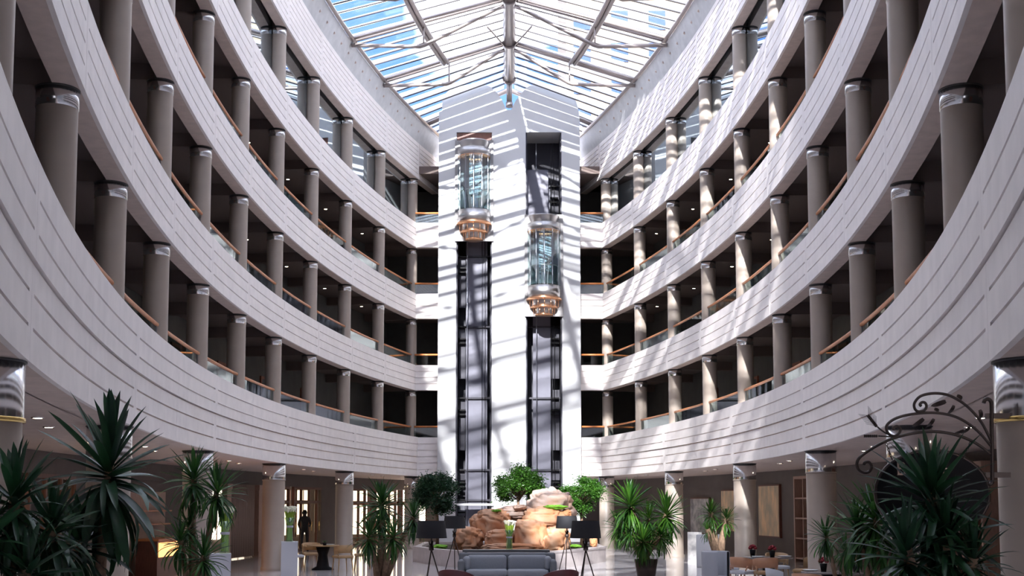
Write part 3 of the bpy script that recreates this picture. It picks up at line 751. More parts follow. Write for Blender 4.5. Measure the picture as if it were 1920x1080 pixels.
yucca('large dark yucca with wide spiky crown at front left', [hd(206, 872, 9.4, .68, 52), hd(150, 1010, 9.3, .46, 40)], fl(165, 9.4), 'yucca_dark', (.32, .5, 'pot_brown'), trunk=.045, seed=2, wide=1.45)
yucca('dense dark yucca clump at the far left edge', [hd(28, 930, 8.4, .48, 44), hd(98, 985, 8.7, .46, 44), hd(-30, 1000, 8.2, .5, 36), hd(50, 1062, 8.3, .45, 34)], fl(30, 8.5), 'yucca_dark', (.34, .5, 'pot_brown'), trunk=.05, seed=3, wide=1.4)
yucca('tall twin-headed yucca in front of the left lily pedestal', [hd(364, 893, 17.5, .54, 62), hd(407, 918, 17.3, .50, 56), hd(338, 1012, 17.2, .44, 44), hd(382, 1040, 17.0, .46, 44), hd(355, 985, 17.4, .36, 30)], fl(372, 17.4), 'yucca_leaf', (.35, .5, 'pot_brown'), trunk=.05, seed=4)
yucca('bushy yucca with leaning stem left of the lamps', [hd(716, 940, 26.5, .66, 66), hd(776, 968, 26.3, .52, 50), hd(692, 1003, 26, .54, 48), hd(738, 1002, 25.8, .50, 48), hd(716, 975, 26.2, .45, 36)], fl(716, 26.4), 'yucca_leaf', (.34, .45, 'pot_brown'), trunk=.06, seed=5)
yucca('bright green many-headed yucca in brown pot right of the lamps', [hd(1181, 943, 33.2, .82, 80), hd(1250, 960, 33.5, .78, 76), hd(1206, 1010, 32.9, .62, 58), hd(1160, 985, 33.6, .58, 44), hd(1216, 970, 33.4, .62, 48), hd(1240, 1002, 33.2, .56, 44), hd(1182, 992, 33.1, .54, 40)], fl(1211, 33.3), 'yucca_bright', (.32, .55, 'pot_brown'), trunk=.06, seed=6)
yucca('small yucca with thick forked trunk by the right wall', [hd(1333, 960, 34, .50, 56), hd(1362, 972, 33.8, .46, 50), hd(1326, 992, 33.7, .34, 30)], fl(1351, 34), 'yucca_bright', (.36, .55, 'pot_white'), trunk=.10, seed=8)
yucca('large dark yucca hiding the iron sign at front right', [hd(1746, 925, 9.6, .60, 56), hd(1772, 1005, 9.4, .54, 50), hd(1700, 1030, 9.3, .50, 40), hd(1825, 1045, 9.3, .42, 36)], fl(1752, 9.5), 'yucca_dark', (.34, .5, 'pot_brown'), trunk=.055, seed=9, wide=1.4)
yucca('mid-size yucca left of the large front right yucca', [hd(1640, 962, 12.5, .54, 56), hd(1606, 985, 12.7, .44, 44), hd(1680, 1000, 12.4, .46, 44)], fl(1648, 12.6), 'yucca_leaf', (.32, .5, 'pot_brown'), trunk=.035, seed=10)
yucca('slender small-headed yucca in front of the fourth right lobby column', [hd(1548, 1000, 15, .32, 46), hd(1585, 1030, 15, .28, 36)], fl(1578, 15), 'yucca_leaf', (.28, .45, 'pot_brown'), trunk=.03, seed=11)

# ------------------------------------------------------------------ planter, boulders and trees before the tower
def arc_kerb():
    # convex front towards the viewer; ends at x = -3.4 and +3.4, Y 43.7, apex Y 38.4
    n = 28; A = []
    for i in range(n + 1):
        u = -1 + 2 * i / n; x = 3.42 * u; y = 43.7 - 5.2 * (1 - abs(u) ** 2.2)
        A.append((x, y))
    return A
A = arc_kerb()
pl = thing('stone_planter', 'low curved stone planter around the rock fountain', 'planter', (0, 43.7, 0))
mb = MB(); vs = []; fs = []
for i, (x, y) in enumerate(A):
    q = Vector((x, y - 48)).normalized() * .28
    vs += [(x, y - 43.7, 0), (x, y - 43.7, .48), (x - q.x, y - 43.7 - q.y, .48), (x - q.x, y - 43.7 - q.y, 0)]
for i in range(len(A) - 1):
    for j in range(4): fs.append((i * 4 + j, i * 4 + (j + 1) % 4, i * 4 + 4 + (j + 1) % 4, i * 4 + 4 + j))
fs += [(0, 1, 2, 3), tuple(len(vs) - 4 + j for j in (3, 2, 1, 0))]
mb.add(vs, fs).build('kerb_wall', 'kerb', pl)
mb = MB(); vs = []
for i, (x, y) in enumerate(A):
    q = Vector((x, y - 48)).normalized()
    o1 = (x + q.x * .03, y - 43.7 + q.y * .03); i1 = (x - q.x * .31, y - 43.7 - q.y * .31)
    vs += [(*o1, .48), (*o1, .54), (*i1, .54), (*i1, .48)]
mb.add(vs, fs).build('kerb_coping', 'kerb', pl)
poly = [(x, y - 43.7 + .1) for x, y in A] + [(3.2, 5.8), (-3.2, 5.8)]
MB().add([(x, y, .40) for x, y in poly] + [(x, y, .30) for x, y in poly], [tuple(range(len(poly))), tuple(range(2 * len(poly) - 1, len(poly) - 1, -1))]).build('soil_bed', 'soil', pl)
MB().bx(-3.42, -3.2, 0, 6, 0, .5).bx(3.2, 3.42, 0, 6, 0, .5).bx(-3.42, 3.42, 5.8, 6, 0, .5).build('side_kerb', 'kerb', pl)
def boulder(px, py, wpx, hpx, Y, label, seed, m_='rock', dy=0.8, amp=.22, pw=0.75):
    c = at(px, py, Y); sx, sz = wpx / 2 * Y / F, hpx / 2 * Y / F; n1, n2 = 40, 60; vs = []; off = Vector((seed * 7.3, seed * 3.1, 0))
    for i in range(n1 + 1):
        th = PI * i / n1
        for j in range(n2):
            ph = 2 * PI * j / n2
            d = Vector((math.sin(th) * math.cos(ph), math.sin(th) * math.sin(ph), math.cos(th)))
            e = Vector([math.copysign(abs(q) ** pw, q) for q in d])
            k = 1 + amp * noise.noise(d * 1.3 + off) + amp * .55 * noise.noise(d * 3.1 + off) + .05 * noise.noise(d * 8 + off) - .16 * max(0, .12 - abs(noise.noise(d * 1.7 + off * 2))) / .12 - .05 * max(0, .1 - abs(noise.noise(d * 4.1 + off))) / .1
            vs.append((e.x * k * sx, e.y * k * dy, e.z * k * sz))
    fs = [(i * n2 + j, (i + 1) * n2 + j, (i + 1) * n2 + (j + 1) % n2, i * n2 + (j + 1) % n2) for i in range(n1) for j in range(n2)]
    o = MB().add(vs, fs, True).build('boulder', m_, None, c)
    return tag(o, label, 'boulder', 'boulders of the rock fountain')
boulder(1032, 950, 88, 66, 44.0, 'tall greyish peaked boulder at the top right of the rock fountain', 1, 'rock_grey', .9, .25, .9)
boulder(1020, 973, 84, 46, 42.8, 'round orange boulder below the peaked one on the right', 2, 'rock', .8, .18)
boulder(1043, 1014, 54, 52, 41.6, 'lower right boulder with pale streaks beside the lamps', 3, 'rock', .7, .18)
boulder(994, 1006, 62, 60, 41.9, 'orange central boulder right of the lily vase', 4, 'rock', .7, .16, .6)
boulder(968, 962, 66, 26, 43.4, 'flat grey capstone at the top centre of the fountain', 5, 'rock_grey', .8, .15)
boulder(925, 986, 74, 62, 42.9, 'domed pinkish boulder left of the lily vase', 6, 'rock', .8, .2)
boulder(936, 1014, 54, 42, 41.6, 'squarish reddish block at the foot of the domed boulder', 7, 'rock', .6, .14, .55)
boulder(900, 988, 38, 40, 43.0, 'small upright boulder on the upper left of the fountain', 8, 'rock', .6, .2)
boulder(879, 1012, 56, 50, 42.0, 'bottom left boulder beside the black lamps', 9, 'rock', .7, .2)
boulder(960, 1030, 120, 22, 41.0, 'long low ledge stone along the foot of the fountain', 10, 'rock', .5, .12, .6)
boulder(975, 951, 26, 10, 42.8, 'thin flat stone lying on the capstone', 11, 'rock_grey', .4, .15)
boulder(1062, 963, 18, 16, 42.6, 'little orange stone at the right shoulder of the fountain', 12, 'rock', .3, .2)
boulder(1113, 1016, 14, 20, 43.0, 'small upright orange stone near the right end of the planter', 13, 'rock', .25, .2)
def moss(px, py, wpx, hpx, Y, label, seed, dy=.35):
    o = boulder(px, py, wpx, hpx, Y, label, seed, 'moss', dy, .25, 1.0); o.name = 'moss_patch'; o['category'] = 'moss'; o['group'] = 'moss patches on the fountain'
moss(1042, 951, 44, 9, 42.5, 'bright green moss strip under the peaked boulder', 21)
moss(930, 958, 20, 6, 42.6, 'small moss tuft on top of the domed boulder', 22)
moss(826, 1025, 28, 8, 42.5, 'low green plants in the left end of the planter', 23, .6)
moss(1078, 1024, 26, 7, 41.8, 'low green plants in the right part of the planter', 24, .5)

def tree(px, py, wpx, hpx, Y, label, m_, seed, nleaf=8500):
    random.seed(seed); c = at(px, py, Y); rx, rz = wpx / 2 * Y / F, hpx / 2 * Y / F
    r = thing('fig_tree', label, 'tree', (c.x, Y, 0.38), 0, 'leafy trees behind the rock fountain'); cz = c.z - .38
    MB().tube([(0, 0, 0), (.03, 0, cz * .4), (-.04, .02, cz * .8), (0, 0, cz)], [.07, .055, .045, .03], 8).build('trunk', 'bark', r)
    br = MB(); tips = []
    for i in range(26):
        d = Vector((random.gauss(0, 1), random.gauss(0, 1), random.gauss(.15, .8))).normalized()
        tip = Vector((d.x * rx * .8, d.y * rx * .8, cz + d.z * rz * .8)); tips.append(tip)
        s = Vector((0, 0, cz - rz * .7 + random.random() * rz * .5)); br.tube([s, s.lerp(tip, .5) + Vector((0, 0, .08)), tip], [.022, .015, .006], 5)
    br.build('branches', 'bark', r)
    mb = MB()
    for i in range(nleaf):
        tp = random.choice(tips); p = tp + Vector((random.gauss(0, .17 * rx), random.gauss(0, .2 * rx), random.gauss(0, .14 * rz)))
        L = random.uniform(.08, .14); W = L * .42
        R = Matrix.Rotation(random.uniform(0, 2 * PI), 3, 'Z') @ Matrix.Rotation(random.uniform(-.9, .9), 3, 'X') @ Matrix.Rotation(random.uniform(-.9, .9), 3, 'Y')
        q = [R @ Vector(v) + p for v in ((0, 0, 0), (L * .5, W / 2, .01), (L, 0, -.015), (L * .5, -W / 2, .01))]
        mb.add(q, [(0, 1, 2, 3)])
    f = mb.build('foliage', m_, r); f['kind'] = 'stuff'
tree(820, 926, 88, 78, 46.5, 'dark bushy tree left of the rock fountain', 'tree_dark', 31)
tree(973, 913, 86, 78, 46.5, 'bright green bushy tree between the two lift shafts', 'tree_leaf', 32)
tree(1090, 928, 76, 66, 46.5, 'bright green bushy tree right of the peaked boulder', 'tree_leaf', 33)

# ------------------------------------------------------------------ seating group
sf = thing('sofa', 'grey upholstered sofa facing the viewer in front of the fountain', 'sofa', (at(951, 1000, 30).x, 30, 0))
hw = 91 * 30 / F
MB().rbox((0, .36, .42), (2 * hw, .16, .84), .05).build('back_frame', 'sofa_dark', sf)
for s in (-1, 1): MB().rbox((s * (hw - .08), -.02, .38), (.16, .92, .62), .05).build('arm', 'sofa_dark', sf)
MB().rbox((0, -.02, .2), (2 * hw - .1, .86, .22), .04).build('seat_base', 'sofa_dark', sf)
for s in (-1, 1):
    MB().rbox((s * .50, -.1, .38), (1.0, .72, .16), .06, n=3).build('seat_cushion', 'sofa_grey', sf)
    MB().rbox((s * .50, .2, .58), (.98, .22, .42), .09, n=4).build('back_cushion', 'sofa_grey', sf)
    MB().rbox((s * (hw - .20), -.05, .60), (.17, .5, .34), .08, n=4).build('side_cushion', 'sofa_grey', sf)
    for y in (-.38, .34): MB().tube([(s * (hw - .1), y, 0), (s * (hw - .1), y, .1)], .025, 8).build('leg', 'black', sf)
cn = thing('console_table', 'dark narrow console table behind the sofa carrying the lily vase', 'table', (at(949, 1000, 30.75).x, 30.75, 0))
MB().bx(-1.08, 1.08, -.2, .2, .84, .90).build('top', 'console', cn)
for s in (-1, 1):
    for y in (-.15, .15): MB().bx(s * 1.0 - .03, s * 1.0 + .03, y - .03, y + .03, 0, .84).build('leg', 'console', cn)
def armchair(x, Y, rz, label):
    r = thing('tub_chair', label, 'chair', (x, Y, 0), rz, 'dark red tub chairs by the sofa')
    n = 20; vs = []; fs = []
    for i in range(n + 1):
        u = -1 + 2 * i / n; a = u * 2.0; h = .80 - .30 * abs(u) ** 2.2
        for rr, z in ((.36, .36), (.40, h), (.36, h + .01), (.32, .38)): vs.append((rr * math.sin(a), rr * math.cos(a), z))
    for i in range(n):
        for j in range(4): fs.append((i * 4 + j, i * 4 + (j + 1) % 4, i * 4 + 4 + (j + 1) % 4, i * 4 + 4 + j))
    fs += [(0, 1, 2, 3), tuple(n * 4 + j for j in (3, 2, 1, 0))]
    MB().add(vs, fs, True).build('shell', 'maroon', r)
    MB().lathe([(0, .44), (.30, .44), (.34, .40), (.34, .34), (0, .34)], 24).build('seat', 'maroon', r)
    for k in range(4):
        a = PI / 4 + k * PI / 2; MB().tube([(.2 * math.cos(a), .2 * math.sin(a), .35), (.28 * math.cos(a), .28 * math.sin(a), 0)], .016, 6).build('leg', 'black', r)
armchair(at(861, 1000, 23.6).x, 23.6, 2.7, 'dark red tub chair at the left end of the sofa')
armchair(at(1046, 1000, 23.6).x, 23.6, -2.7, 'dark red tub chair at the right end of the sofa')
def lamp(px, Y, label, rz=0.0):
    r = thing('floor_lamp', label, 'lamp', (at(px, 990, Y).x, Y, 0), rz, 'black tripod floor lamps')
    MB().lathe([(.27, 1.70), (.31, 1.36), (.303, 1.36), (.263, 1.70)], 32).build('shade', 'lamp_shade', r)
    MB().lathe([(0, 1.66), (.26, 1.66)], 24).build('diffuser', 'lamp_shade', r)
    MB().tube([(0, 0, 1.18), (0, 0, 1.6)], .018, 8).build('stem', 'iron', r)
    MB().lathe([(0, 1.10), (.05, 1.12), (.05, 1.2), (0, 1.22)], 12).build('hub', 'iron', r)
    for k in range(3):
        a = PI / 2 + k * 2 * PI / 3 + .35; MB().tube([(.05 * math.cos(a + PI), .05 * math.sin(a + PI), 1.30), (.34 * math.cos(a), .34 * math.sin(a), 0)], .014, 6).build('leg', 'iron', r)
lamp(1098, 24.6, 'black tripod floor lamp standing nearest on the right of the sofa')
lamp(1063, 34.0, 'black tripod floor lamp farther back on the right of the sofa', .5)
lamp(809, 24.6, 'black tripod floor lamp standing nearest on the left of the sofa', .2)
lamp(852, 34.0, 'black tripod floor lamp farther back on the left of the sofa', .8)

# ------------------------------------------------------------------ lily vases and pedestals
def lilies(loc, h, label, seed):
    random.seed(seed); r = thing('lily_vase', label, 'vase', loc, 0, 'tall glass vases of calla lilies')
    MB().lathe([(0, .0), (.085, 0), (.09, .02), (.075, h * .45), (.11, h * .72), (.105, h * .72), (.07, h * .45), (.082, .02), (0, .02)], 20).build('glass_vase', 'vase_glass', r)
    MB().lathe([(.079, h * .42), (.082, h * .45), (.079, h * .48)], 20).build('band', 'pale_seat', r)
    for k in range(22):
        a = k * 2.4; q = math.sqrt((k + .5) / 22)
        p0 = Vector((.05 * q * math.cos(a), .05 * q * math.sin(a), .03)); p1 = Vector((.05 * q * math.cos(a + .5), .05 * q * math.sin(a + .5), h * .5)); p2 = Vector((.13 * q * math.cos(a), .13 * q * math.sin(a), h * (.88 + .06 * random.random())))
        MB().tube([p0, p1, p2], .010, 5).build('stem', 'stem_green', r)
        f = MB().lathe([(.006, -.02), (.018, .02), (.040, .075), (.050, .085)], 8).build('lily_bloom', 'lily', r, p2)
        f.rotation_euler = (random.uniform(-.5, .5), random.uniform(-.5, .5), 0)
    for k in range(8):
        a = k * .8; lm = LEAF['yucca_bright'][2]; o = link('leaf', lm, None, r, (0, 0, h * .4)); o.scale = (h * .42, .5, .5); o.rotation_euler = (0, -1.25, a)
def pedestal(px, Y, wdt, h, label, rz):
    x = at(px, 1000, Y).x
    r = thing('pedestal', label, 'pedestal', (x, Y, 0), rz, 'white flower pedestals')
    MB().bx(-wdt / 2, wdt / 2, -wdt / 2, wdt / 2, .04, h - .03).build('body', 'pedestal_white', r); MB().bx(-wdt / 2 - .004, wdt / 2 + .004, -wdt / 2 - .004, wdt / 2 + .004, h - .03, h).build('top', 'pedestal_white', r)
    MB().bx(-wdt / 2 + .02, wdt / 2 - .02, -wdt / 2 + .02, wdt / 2 - .02, 0, .04).build('plinth', 'black', r)
    return Vector((x, Y, h))
lilies(pedestal(413, 21.0, .36, 1.2, 'white pedestal behind the twin-headed left yucca', .25) + Vector((.08, 0, 0)), .76, 'calla lilies in glass vase on the pedestal behind the twin-headed yucca', 1)
lilies(pedestal(543, 27.5, .36, 1.2, 'white pedestal in front of the third left lobby column', .2), .74, 'calla lilies in glass vase on the pedestal by the third left column', 2)
lilies((at(955, 1000, 30.75).x, 30.75, .90), .68, 'calla lilies in glass vase on the console behind the sofa', 3)

# ------------------------------------------------------------------ dining groups
def dining_chair(x, Y, rz, m1, m2, label, group):
    r = thing('dining_chair', label, 'chair', (x, Y, 0), rz, group)
    MB().rbox((0, 0, .44), (.52, .50, .08), .035, n=3).build('seat', m2, r)
    n = 16; vs = []; fs = []
    for i in range(n + 1):
        u = -1 + 2 * i / n; a = u * 1.45
        for rr, z in ((.29, .56), (.31, .80), (.275, .80), (.255, .56)): vs.append((rr * math.sin(a), .27 * 0 + rr * math.cos(a) - .02, z - .06 * abs(u) ** 3))
    for i in range(n):
        for j in range(4): fs.append((i * 4 + j, i * 4 + (j + 1) % 4, i * 4 + 4 + (j + 1) % 4, i * 4 + 4 + j))
    fs += [(0, 1, 2, 3), tuple(n * 4 + j for j in (3, 2, 1, 0))]
    MB().add(vs, fs, True).build('backrest', m1, r)
    for sx in (-1, 1):
        MB().tube([(sx * .20, .20, .42), (sx * .24, .24, 0)], [.022, .014], 8).build('leg', m1, r)
        MB().tube([(sx * .20, -.20, .42), (sx * .24, -.24, 0)], [.022, .014], 8).build('leg', m1, r)
        MB().tube([(sx * .2, .18, .44), (sx * .25, .14, .60)], .016, 6).build('back_post', m1, r)
def table(x, Y, rad, label, m_='table_top', base='black'):
    r = thing('round_table', label, 'table', (x, Y, 0), 0, 'round dining tables')
    MB().lathe([(0, .72), (rad - .03, .72), (rad, .735), (rad, .75), (rad - .01, .755), (0, .755)], 36).build('top', m_, r)
    MB().lathe([(0, 0), (.34, 0), (.34, .03), (.20, .1), (.14, .45), (.22, .70), (0, .72)], 24).build('pedestal_base', base, r)
    return Vector((x, Y, .755))
def flowerpot(p, label, s=1.0):
    r = thing('flower_pot', label, 'flower pot', p, 0, 'red flower pots on the dining tables')
    MB().lathe([(0, 0), (.045 * s, 0), (.065 * s, .14 * s), (.058 * s, .14 * s), (0, .12 * s)], 16).build('cup', 'black', r)
    random.seed(5); mb = MB()
    for k in range(26):
        d = Vector((random.gauss(0, 1), random.gauss(0, 1), abs(random.gauss(0, 1)))).normalized() * .07 * s
        mb.lathe([(0, .03 * s), (.022 * s, .018 * s), (.026 * s, 0), (.01 * s, -.02 * s), (0, -.02 * s)], 7, (d.x, d.y, d.z + .16 * s))
    f = mb.build('blooms', 'flower_red', r); f['kind'] = 'stuff'
def plate(p, rad, label): tag(MB().lathe([(0, .006), (rad * .6, .006), (rad, .022), (rad, .028), (rad * .58, .014), (0, .014)], 24).build('plate', 'plate_white', None, p), label, 'plate', 'white plates')
def X_(px, Y): return at(px, 1000, Y).x
tp = table(X_(1440, 30), 30, .6, 'dark round dining table with two red flower pots on the right')
flowerpot(tp + Vector((-.35, .15, 0)), 'red flowers in black cup on the left of the far right table', 1.15); flowerpot(tp + Vector((.02, -.35, 0)), 'red flowers in black cup at the near edge of the far right table', 1.15)
plate(tp + Vector((.38, -.1, 0)), .16, 'white plate on the right side of the far right table'); plate(tp + Vector((-.3, -.28, 0)), .16, 'white plate on the left side of the far right table')
G = 'dining chairs at the right tables'
dining_chair(X_(1433, 28.8), 28.75, PI, 'peach_wood', 'oak', 'peach wooden chair with its back to the viewer at the far right table', G)
dining_chair(X_(1390, 29.1), 29.0, 2.3, 'peach_wood', 'pale_seat', 'peach wooden chair turned sideways left of the back-turned one', G)
dining_chair(X_(1506, 29.7), 29.7, -1.9, 'oak', 'oak', 'oak chair at the right side of the far right table', G)
dining_chair(X_(1364, 30.6), 30.6, 1.5, 'pale_seat', 'pale_seat', 'white chair at the left end of the far right table', G)
dining_chair(X_(1455, 31.4), 31.3, 0.1, 'oak', 'pale_seat', 'oak chair behind the far right table facing the viewer', G)
# white barrel chair shell at the end
bc = thing('barrel_chair', 'white barrel-backed armchair left of the right dining tables', 'chair', (X_(1341, 27.2), 27.2, 0), .5)
MB().lathe([(.30, .0), (.31, .98), (.285, 1.0), (.26, .98), (.26, .0)], 28, a0=-1.0, a1=4.2).build('shell', 'pale_grey', bc); MB().lathe([(0, .46), (.25, .46), (.26, .42), (.26, .3), (0, .3)], 24).build('seat', 'pale_seat', bc)
tp = table(X_(1560, 23.6), 23.6, .6, 'dark round dining table nearest the viewer on the right')
flowerpot(tp + Vector((-.2, -.1, 0)), 'red flowers in black cup on the nearest right table', 1.1); flowerpot(tp + Vector((.35, -.35, 0)), 'red flowers in black cup half hidden by the mid-size yucca', 1.1)
plate(tp + Vector((-.4, .1, 0)), .15, 'white plate on the left of the nearest right table')
dining_chair(X_(1512, 22.4), 22.3, 2.5, 'peach_wood', 'oak', 'peach chair cut by the bottom edge at the nearest right table', G)
dining_chair(X_(1462, 23.9), 23.9, 1.6, 'pale_seat', 'pale_seat', 'white round-backed chair at the nearest right table', G)
tp = table(X_(606, 38.3), 38.3, .5, 'dark pedestal table by the left glazing', 'oak')
plate(tp + Vector((.2, .1, 0)), .15, 'white plate on the left table'); 
cr_ = thing('table_plant', 'small green plant on the left table', 'plant', tp + Vector((.08, -.2, 0))); MB().lathe([(0, 0), (.05, 0), (.06, .08), (0, .08)], 12).build('pot', 'black', cr_)
for k in range(9):
    o = link('leaf', LEAF['yucca_leaf'][2], None, cr_, (0, 0, .07)); o.scale = (.14, .4, .3); o.rotation_euler = (0, -.9, k * .7)
G = 'dining chairs at the left table'
dining_chair(X_(555, 37.9), 37.8, 1.9, 'oak', 'pale_seat', 'pale chair left of the dark pedestal table', G)
dining_chair(X_(644, 37.4), 37.3, -2.6, 'oak', 'oak', 'oak chair right of the dark pedestal table', G)
dining_chair(X_(584, 39.4), 39.4, .3, 'oak', 'oak', 'oak chair behind the dark pedestal table', G)
dining_chair(X_(680, 38.6), 38.6, -1.4, 'oak', 'oak', 'oak chair half hidden by the bushy left yucca', G)

# ------------------------------------------------------------------ person behind the left glazing
me = bpy.data.meshes.new('person')
J = {'pel': (0, 0, .95), 'bel': (0, 0, 1.12), 'che': (0, -.01, 1.36), 'nec': (0, 0, 1.50), 'hea': (0, -.02, 1.60), 'top': (0, -.01, 1.74),
     'hl': (-.10, 0, .90), 'kl': (-.12, -.02, .50), 'al': (-.12, .02, .09), 'fl': (-.13, -.14, .04), 'hr': (.10, 0, .90), 'kr': (.11, -.04, .50), 'ar': (.12, 0, .09), 'fr': (.13, -.16, .04),
     'sl': (-.19, 0, 1.42), 'el': (-.26, .03, 1.15), 'wl': (-.22, -.12, .95), 'dl': (-.21, -.16, .88), 'sr': (.19, 0, 1.42), 'er': (.26, .02, 1.15), 'wr': (.16, -.2, 1.08), 'dr': (.10, -.24, 1.10)}
names = list(J); ix = {n_: i for i, n_ in enumerate(names)}
ed = ['pel bel', 'bel che', 'che nec', 'nec hea', 'hea top', 'pel hl', 'hl kl', 'kl al', 'al fl', 'pel hr', 'hr kr', 'kr ar', 'ar fr', 'che sl', 'sl el', 'el wl', 'wl dl', 'che sr', 'sr er', 'er wr', 'wr dr']
me.from_pydata([J[n_] for n_ in names], [tuple(ix[q] for q in e.split()) for e in ed], [])
po = bpy.data.objects.new('person', me); COL.objects.link(po); me.materials.append(MATS['cloth_dark'])
po.modifiers.new('skin', 'SKIN'); sb = po.modifiers.new('sub', 'SUBSURF'); sb.levels = 2; sb.render_levels = 2
RAD = dict(pel=.14, bel=.13, che=.15, nec=.055, hea=.095, top=.07, hl=.10, kl=.065, al=.045, fl=.04, hr=.10, kr=.065, ar=.045, fr=.04, sl=.065, el=.045, wl=.032, dl=.03, sr=.065, er=.045, wr=.032, dr=.03)
for i, n_ in enumerate(names):
    sv = me.skin_vertices[0].data[i]; sv.radius = (RAD[n_], RAD[n_]); sv.use_root = (n_ == 'pel')
po.location = (-8.7, 52.4, 0); po.rotation_euler = (0, 0, .4)
tag(po, 'person in dark clothes standing behind the left timber glazing', 'person')
hb = MB().lathe([(0, .13), (.07, .11), (.105, .03), (.10, -.05), (.06, -.09)], 16, (0, .01, 1.65)).build('hair', 'black', po)

# ------------------------------------------------------------------ hanging iron sign on the right column
YS = 10.15
sg = thing('iron_sign_bracket', 'scrolled wrought iron bracket clamped to the near right column', 'sign bracket', at(1858, 910, YS))
o0 = at(1858, 910, YS)
def L_(px, py): return at(px, py, YS) - o0
def curve(pp, r, nm='scroll_bar', n=8, m_='iron', sub=6):
    P = [L_(*q) for q in pp]; out = []
    for i in range(len(P) - 1):
        p0, p1, p2, p3 = P[max(i - 1, 0)], P[i], P[i + 1], P[min(i + 2, len(P) - 1)]
        for k in range(sub):
            t = k / sub; out.append(.5 * ((2 * p1) + (p2 - p0) * t + (2 * p0 - 5 * p1 + 4 * p2 - p3) * t * t + (3 * p1 - p0 - 3 * p2 + p3) * t ** 3))
    out.append(P[-1]); MB().tube(out, r, n).build(nm, m_, sg)
def z7(pts): return [(1600 + x / 6, 720 + y / 6) for x, y in pts]
curve(z7([(1465, 215), (1480, 180), (1515, 170), (1545, 195), (1555, 260), (1555, 480), (1560, 700), (1562, 900), (1562, 1080), (1560, 1110), (1540, 1125), (1525, 1115)]), .017, 'upright')
curve(z7([(1550, 640), (1440, 430), (1300, 270), (1180, 180), (1050, 120), (900, 105), (760, 135), (690, 210), (690, 275), (730, 310), (790, 300), (822, 260), (810, 215), (775, 205), (748, 230), (765, 250)]), .012)
curve(z7([(1550, 700), (1430, 560), (1300, 450), (1150, 370), (980, 330), (800, 325), (600, 350), (460, 395), (380, 460), (375, 520), (410, 570), (465, 585), (520, 545), (525, 500), (490, 475), (450, 490), (455, 520)]), .012)
curve(z7([(1545, 790), (1400, 680), (1250, 605), (1080, 555), (900, 535), (700, 550), (520, 590), (350, 650), (180, 745), (70, 830), (40, 900), (60, 965), (120, 1000), (180, 985), (205, 930), (175, 880), (130, 885), (120, 915)]), .013)
curve(z7([(470, 585), (380, 560), (310, 515), (270, 480)]), .007)
curve(z7([(470, 600), (380, 590), (280, 585)]), .006)
for y in (778, 890):
    a = L_(1858, y); b_ = L_(1905, y); MB().box(((a.x + b_.x) / 2, .12, a.z), (b_.x - a.x, .03, .045)).build('clamp_arm', 'iron', sg)
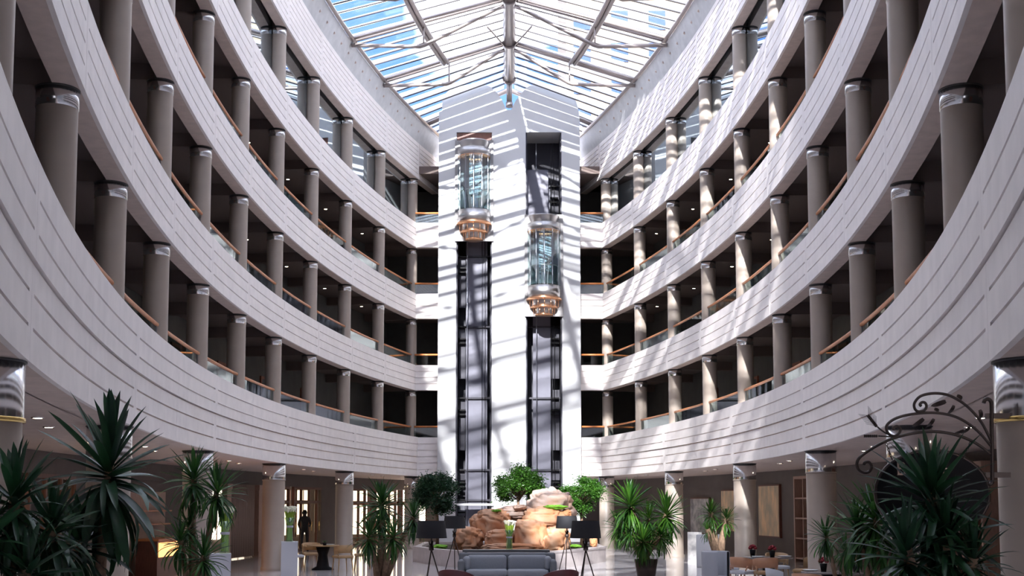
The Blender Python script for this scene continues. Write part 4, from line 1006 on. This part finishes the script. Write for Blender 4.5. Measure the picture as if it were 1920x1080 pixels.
# wheat ears and oak leaves in iron
ear = MB()
for k in range(9):
    x0, y0 = 265 - k * 11, 480 - k * 14
    for s in (-1, 1):
        p = L_(*z7([(x0, y0)])[0]); q = L_(*z7([(x0 - 18 + s * 12, y0 - 22 - s * 8)])[0]); ear.tube([p, (p + q) / 2, q], [.006, .010, .002], 5)
        q2 = L_(*z7([(x0 - 65 + s * 55, y0 - 75 - s * 45)])[0]); ear.tube([q, q2], [.0016, .001], 4)
ear.build('wheat_ear', 'iron', sg)
e2 = MB()
for k in range(7):
    p = L_(*z7([(270 - k * 22, 585)])[0])
    for s in (-1, 1): q = L_(*z7([(250 - k * 22, 585 + s * 14)])[0]); e2.tube([p, (p + q) / 2, q], [.006, .009, .002], 5)
e2.build('wheat_ear', 'iron', sg)
for cx_, cy_, sc, an in ((1165, 130, 1, .4), (1040, 195, 1.2, 2.8), (1130, 240, .9, 1.9), (910, 280, .9, .3), (790, 390, 1.1, 2.4), (905, 390, .9, 2.0), (1420, 290, 1.1, 1.2), (1310, 480, .8, 2.2), (1245, 520, .7, 2.7)):
    p = L_(*z7([(cx_, cy_)])[0]); me = LEAF['yucca_dark'][4].copy(); me.materials.clear(); me.materials.append(MATS['iron'])
    o = link('iron_leaf', me, None, sg, p); o.scale = (.09 * sc, .55 * sc, .3); o.rotation_euler = (PI / 2, an, 0)
sn = thing('hanging_sign', 'dark oval hanging sign with gilt letters below the iron bracket', 'sign', at(1748, 925, YS + .02))
s0 = at(1748, 925, YS + .02)
rx, rz_ = 106 * YS / F, 80 * YS / F
NB = 40; bo = [(rx * math.cos(2 * PI * k / NB), rz_ * math.sin(2 * PI * k / NB)) for k in range(NB)]
MB().prism(bo, -.015, .015).build('board', 'black', sn)
MB().tube([(x * 1.0, 0, z * 1.0) for x, z in bo] + [(bo[0][0], 0, bo[0][1])], .018, 6).build('rim', 'iron', sn)
for ch, px, py, size in (('B', 1690, 884, .16), ('o', 1774, 884, .13)):
    fc = bpy.data.curves.new('letter', 'FONT'); fc.body = ch; fc.size = size; fc.extrude = .004; fc.align_x = 'CENTER'
    fo = bpy.data.objects.new('tmp', fc); COL.objects.link(fo); dg = bpy.context.evaluated_depsgraph_get()
    me = bpy.data.meshes.new_from_object(fo.evaluated_get(dg)); bpy.data.objects.remove(fo)
    me.materials.clear(); me.materials.append(MATS['letter_gold']); p = at(px, py, YS) - s0
    lo = link('letter', me, None, sn, (p.x, -.02, p.z - .03)); lo.rotation_euler = (PI / 2, 0, 0)
for (xa, ya, xb, yb) in ((1661, 830, 1673, 862), (1820, 829, 1806, 860)):
    a, b_ = at(xa, ya, YS) - s0, at(xb, yb, YS) - s0
    for k in range(6):
        c = a.lerp(b_, (k + .5) / 6); d = (b_ - a).normalized() * .016; e = Vector((0, 1, 0)) if k % 2 else d.cross(Vector((0, 1, 0))).normalized()
        MB().tube([c + d * math.cos(t) + e * .008 * math.sin(t) for t in [2 * PI * q / 10 for q in range(11)]], .003, 5).build('chain_link', 'iron', sn)
